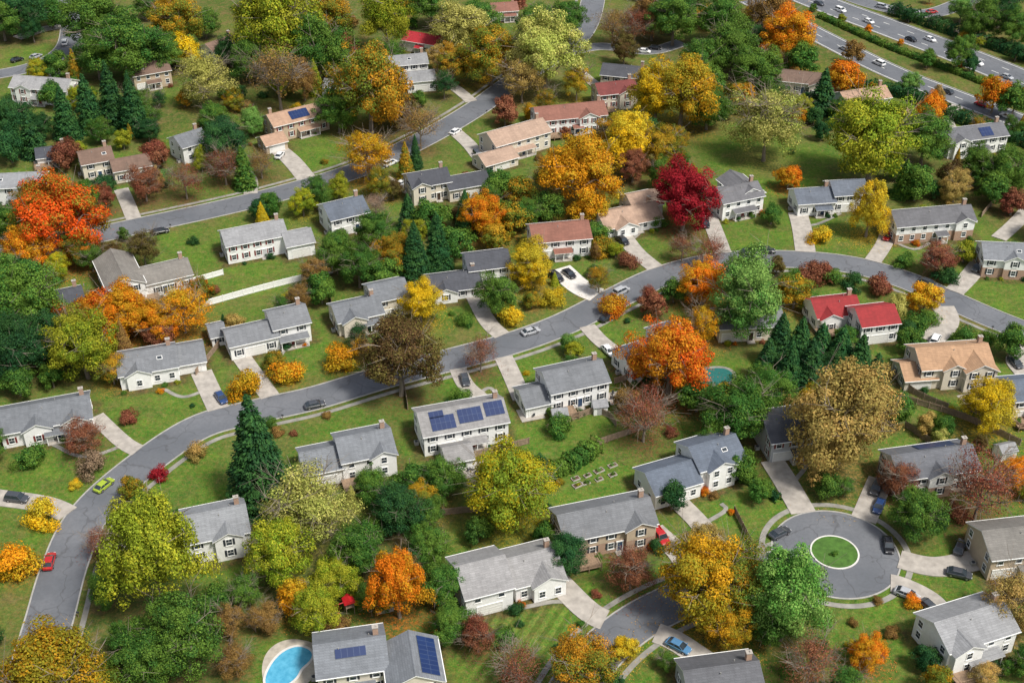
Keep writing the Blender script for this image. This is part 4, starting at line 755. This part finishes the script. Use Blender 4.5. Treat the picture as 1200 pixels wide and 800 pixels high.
for s,wd,nm in roads[:3]:
    nn=normals(s)
    for i in range(20,len(s)-5,24):
        x,y=s[i]+nn[i]*(wd/2+0.9)*(1 if i%2 else -1)
        if not on_road(x,y,-1,0.3) and not on_drive(x,y,0.5):
            root=link("mailbox",None,None,(x,y,0)); tag(root,"kerbside mailbox on a wooden post","mailbox","mailboxes along the kerb")
            mb=MB(); mb.box(0,0,0.55,0.1,0.1,1.1); link("post",mb.mesh("post",[M_wood]),root); mb=MB(); mb.box(0,0,1.2,0.5,0.22,0.2); mb.tube((-0.25,0,1.3),(0.25,0,1.3),0.11,0.11,10); link("letter_box",mb.mesh("letter_box",[M_dark]),root)
# ------------------------------------------------------------------ ground
xs=np.concatenate([[-3000,-1200,-600],np.arange(-290,290,1.3),[600,1200,3000]]); ys=np.concatenate([[-1500,-300],np.arange(60,600,1.3),[900,1800,4500]])
X,Y=np.meshgrid(xs,ys); nx,ny=len(xs),len(ys); lit=np.zeros((ny,nx,4),np.float32); lit[...,:3]=(0.26,0.15,0.05); lit[...,3]=0.38; zone=np.zeros((ny,nx,4),np.float32); zone[...,3]=1
def win(x,y,R):
    i0,i1=np.searchsorted(xs,(x-R,x+R)); j0,j1=np.searchsorted(ys,(y-R,y+R)); return slice(j0,j1),slice(i0,i1)
for (x,y,a_,b_) in opens:
    sl_=win(x,y,max(a_,b_)*1.4); d=((X[sl_]-x)/a_)**2+((Y[sl_]-y)/b_)**2; zone[sl_][...,0]=np.maximum(zone[sl_][...,0],np.clip(1.6-d,0,1))
for c0,a0,bl in houses:
    sl_=win(c0[0],c0[1],26); dx,dy=X[sl_]-c0[0],Y[sl_]-c0[1]; d=np.sqrt(dx**2+dy**2); zone[sl_][...,0]=np.maximum(zone[sl_][...,0],np.clip(1.9-d/13,0,0.85))
    ca,sa=math.cos(-a0),math.sin(-a0); lx,ly=dx*ca-dy*sa,dx*sa+dy*ca
    for b in bl:
        qx,qy=(lx-b[0],ly-b[1]) if not b[6] else (ly-b[1],-(lx-b[0]))
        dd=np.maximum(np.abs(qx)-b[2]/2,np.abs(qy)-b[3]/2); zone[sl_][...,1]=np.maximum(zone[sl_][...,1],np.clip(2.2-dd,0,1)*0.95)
for (u,v,a_,b_) in ((610,745,80,55),(1010,735,60,40)):
    x,y=P(u,v); t_=TT(v); a_*=t_; b_*=t_*1.5; sl_=win(x,y,max(a_,b_)*1.3); d=((X[sl_]-x)/a_)**2+((Y[sl_]-y)/b_)**2; zone[sl_][...,2]=np.maximum(zone[sl_][...,2],np.clip(3-2.5*d,0,1)*(1 if u<700 else 0.4)); zone[sl_][...,0]=np.maximum(zone[sl_][...,0],np.clip(2-1.5*d,0,1))
for (x,y,R,ty,col) in trees:
    k=1.7 if ty!='S' else 1.5; sl_=win(x,y,R*k)
    d=np.sqrt((X[sl_]-x)**2+(Y[sl_]-y)**2)/(R*k); f=np.clip(1.3*(1-d),0,1)
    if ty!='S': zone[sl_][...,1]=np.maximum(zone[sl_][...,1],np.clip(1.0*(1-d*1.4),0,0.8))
    if col in('y','go','o','ro','r','ta','gb','ly','og','mx','rb','br','db','gy','gg'):
        c=np.array(PAL[col][0])*0.55+np.array((0.06,0.035,0.012)); L_=lit[sl_]; ff=f[...,None]; L_[...,:3]=L_[...,:3]*(1-ff)+c*ff; L_[...,3]=np.maximum(L_[...,3],f*0.95)
idx=np.arange(nx*ny).reshape(ny,nx); fc=np.stack([idx[:-1,:-1],idx[:-1,1:],idx[1:,1:],idx[1:,:-1]],-1).reshape(-1)
me=bpy.data.meshes.new("ground"); me.vertices.add(nx*ny); me.vertices.foreach_set('co',np.stack([X,Y,np.zeros_like(X)],-1).reshape(-1).astype(np.float32)); nf=len(fc)//4
me.loops.add(len(fc)); me.loops.foreach_set('vertex_index',fc.astype(np.int32)); me.polygons.add(nf); me.polygons.foreach_set('loop_start',np.arange(0,4*nf,4,dtype=np.int32)); me.update(); me.validate()
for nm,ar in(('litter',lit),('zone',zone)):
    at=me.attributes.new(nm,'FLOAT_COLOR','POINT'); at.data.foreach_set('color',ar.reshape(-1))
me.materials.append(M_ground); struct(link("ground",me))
# fallen leaves
pos=[];colr=[]
for (x,y,R,ty,col) in trees:
    if ty=='S' or col not in('y','go','o','ro','r','ta','gb','og','mx','rb','gg','gy'): continue
    if y>330: continue
    n=int(min(700,22*R*R)); r=R*1.6*np.sqrt(rng.uniform(0,1,n)); a=rng.uniform(0,6.28,n); c=np.array(PAL[col][0])
    pos.append(np.stack([x+r*np.cos(a),y+r*np.sin(a),rng.uniform(0.15,0.18,n)],1)); colr.append(np.clip(c*rng.uniform(0.5,1.1,(n,1))+0.02,0,1))
pos=np.concatenate(pos); colr=np.concatenate(colr); n=len(pos); me=leafmesh("fallen_leaves",pos,np.tile((0,0,1.0),(n,1))+sph(n)*0.2,rng.uniform(0.05,0.12,n),np.zeros(n),np.zeros(n))
me.materials.clear(); me.materials.append(M_fall); at=me.attributes.new('leafcol','FLOAT_COLOR','POINT'); at.data.foreach_set('color',np.repeat(np.concatenate([colr,np.ones((n,1))],1),4,axis=0).reshape(-1).astype(np.float32))
o=link("fallen_leaves",me); o["kind"]="stuff"
print("trees",len(trees),"houses",len(houses))
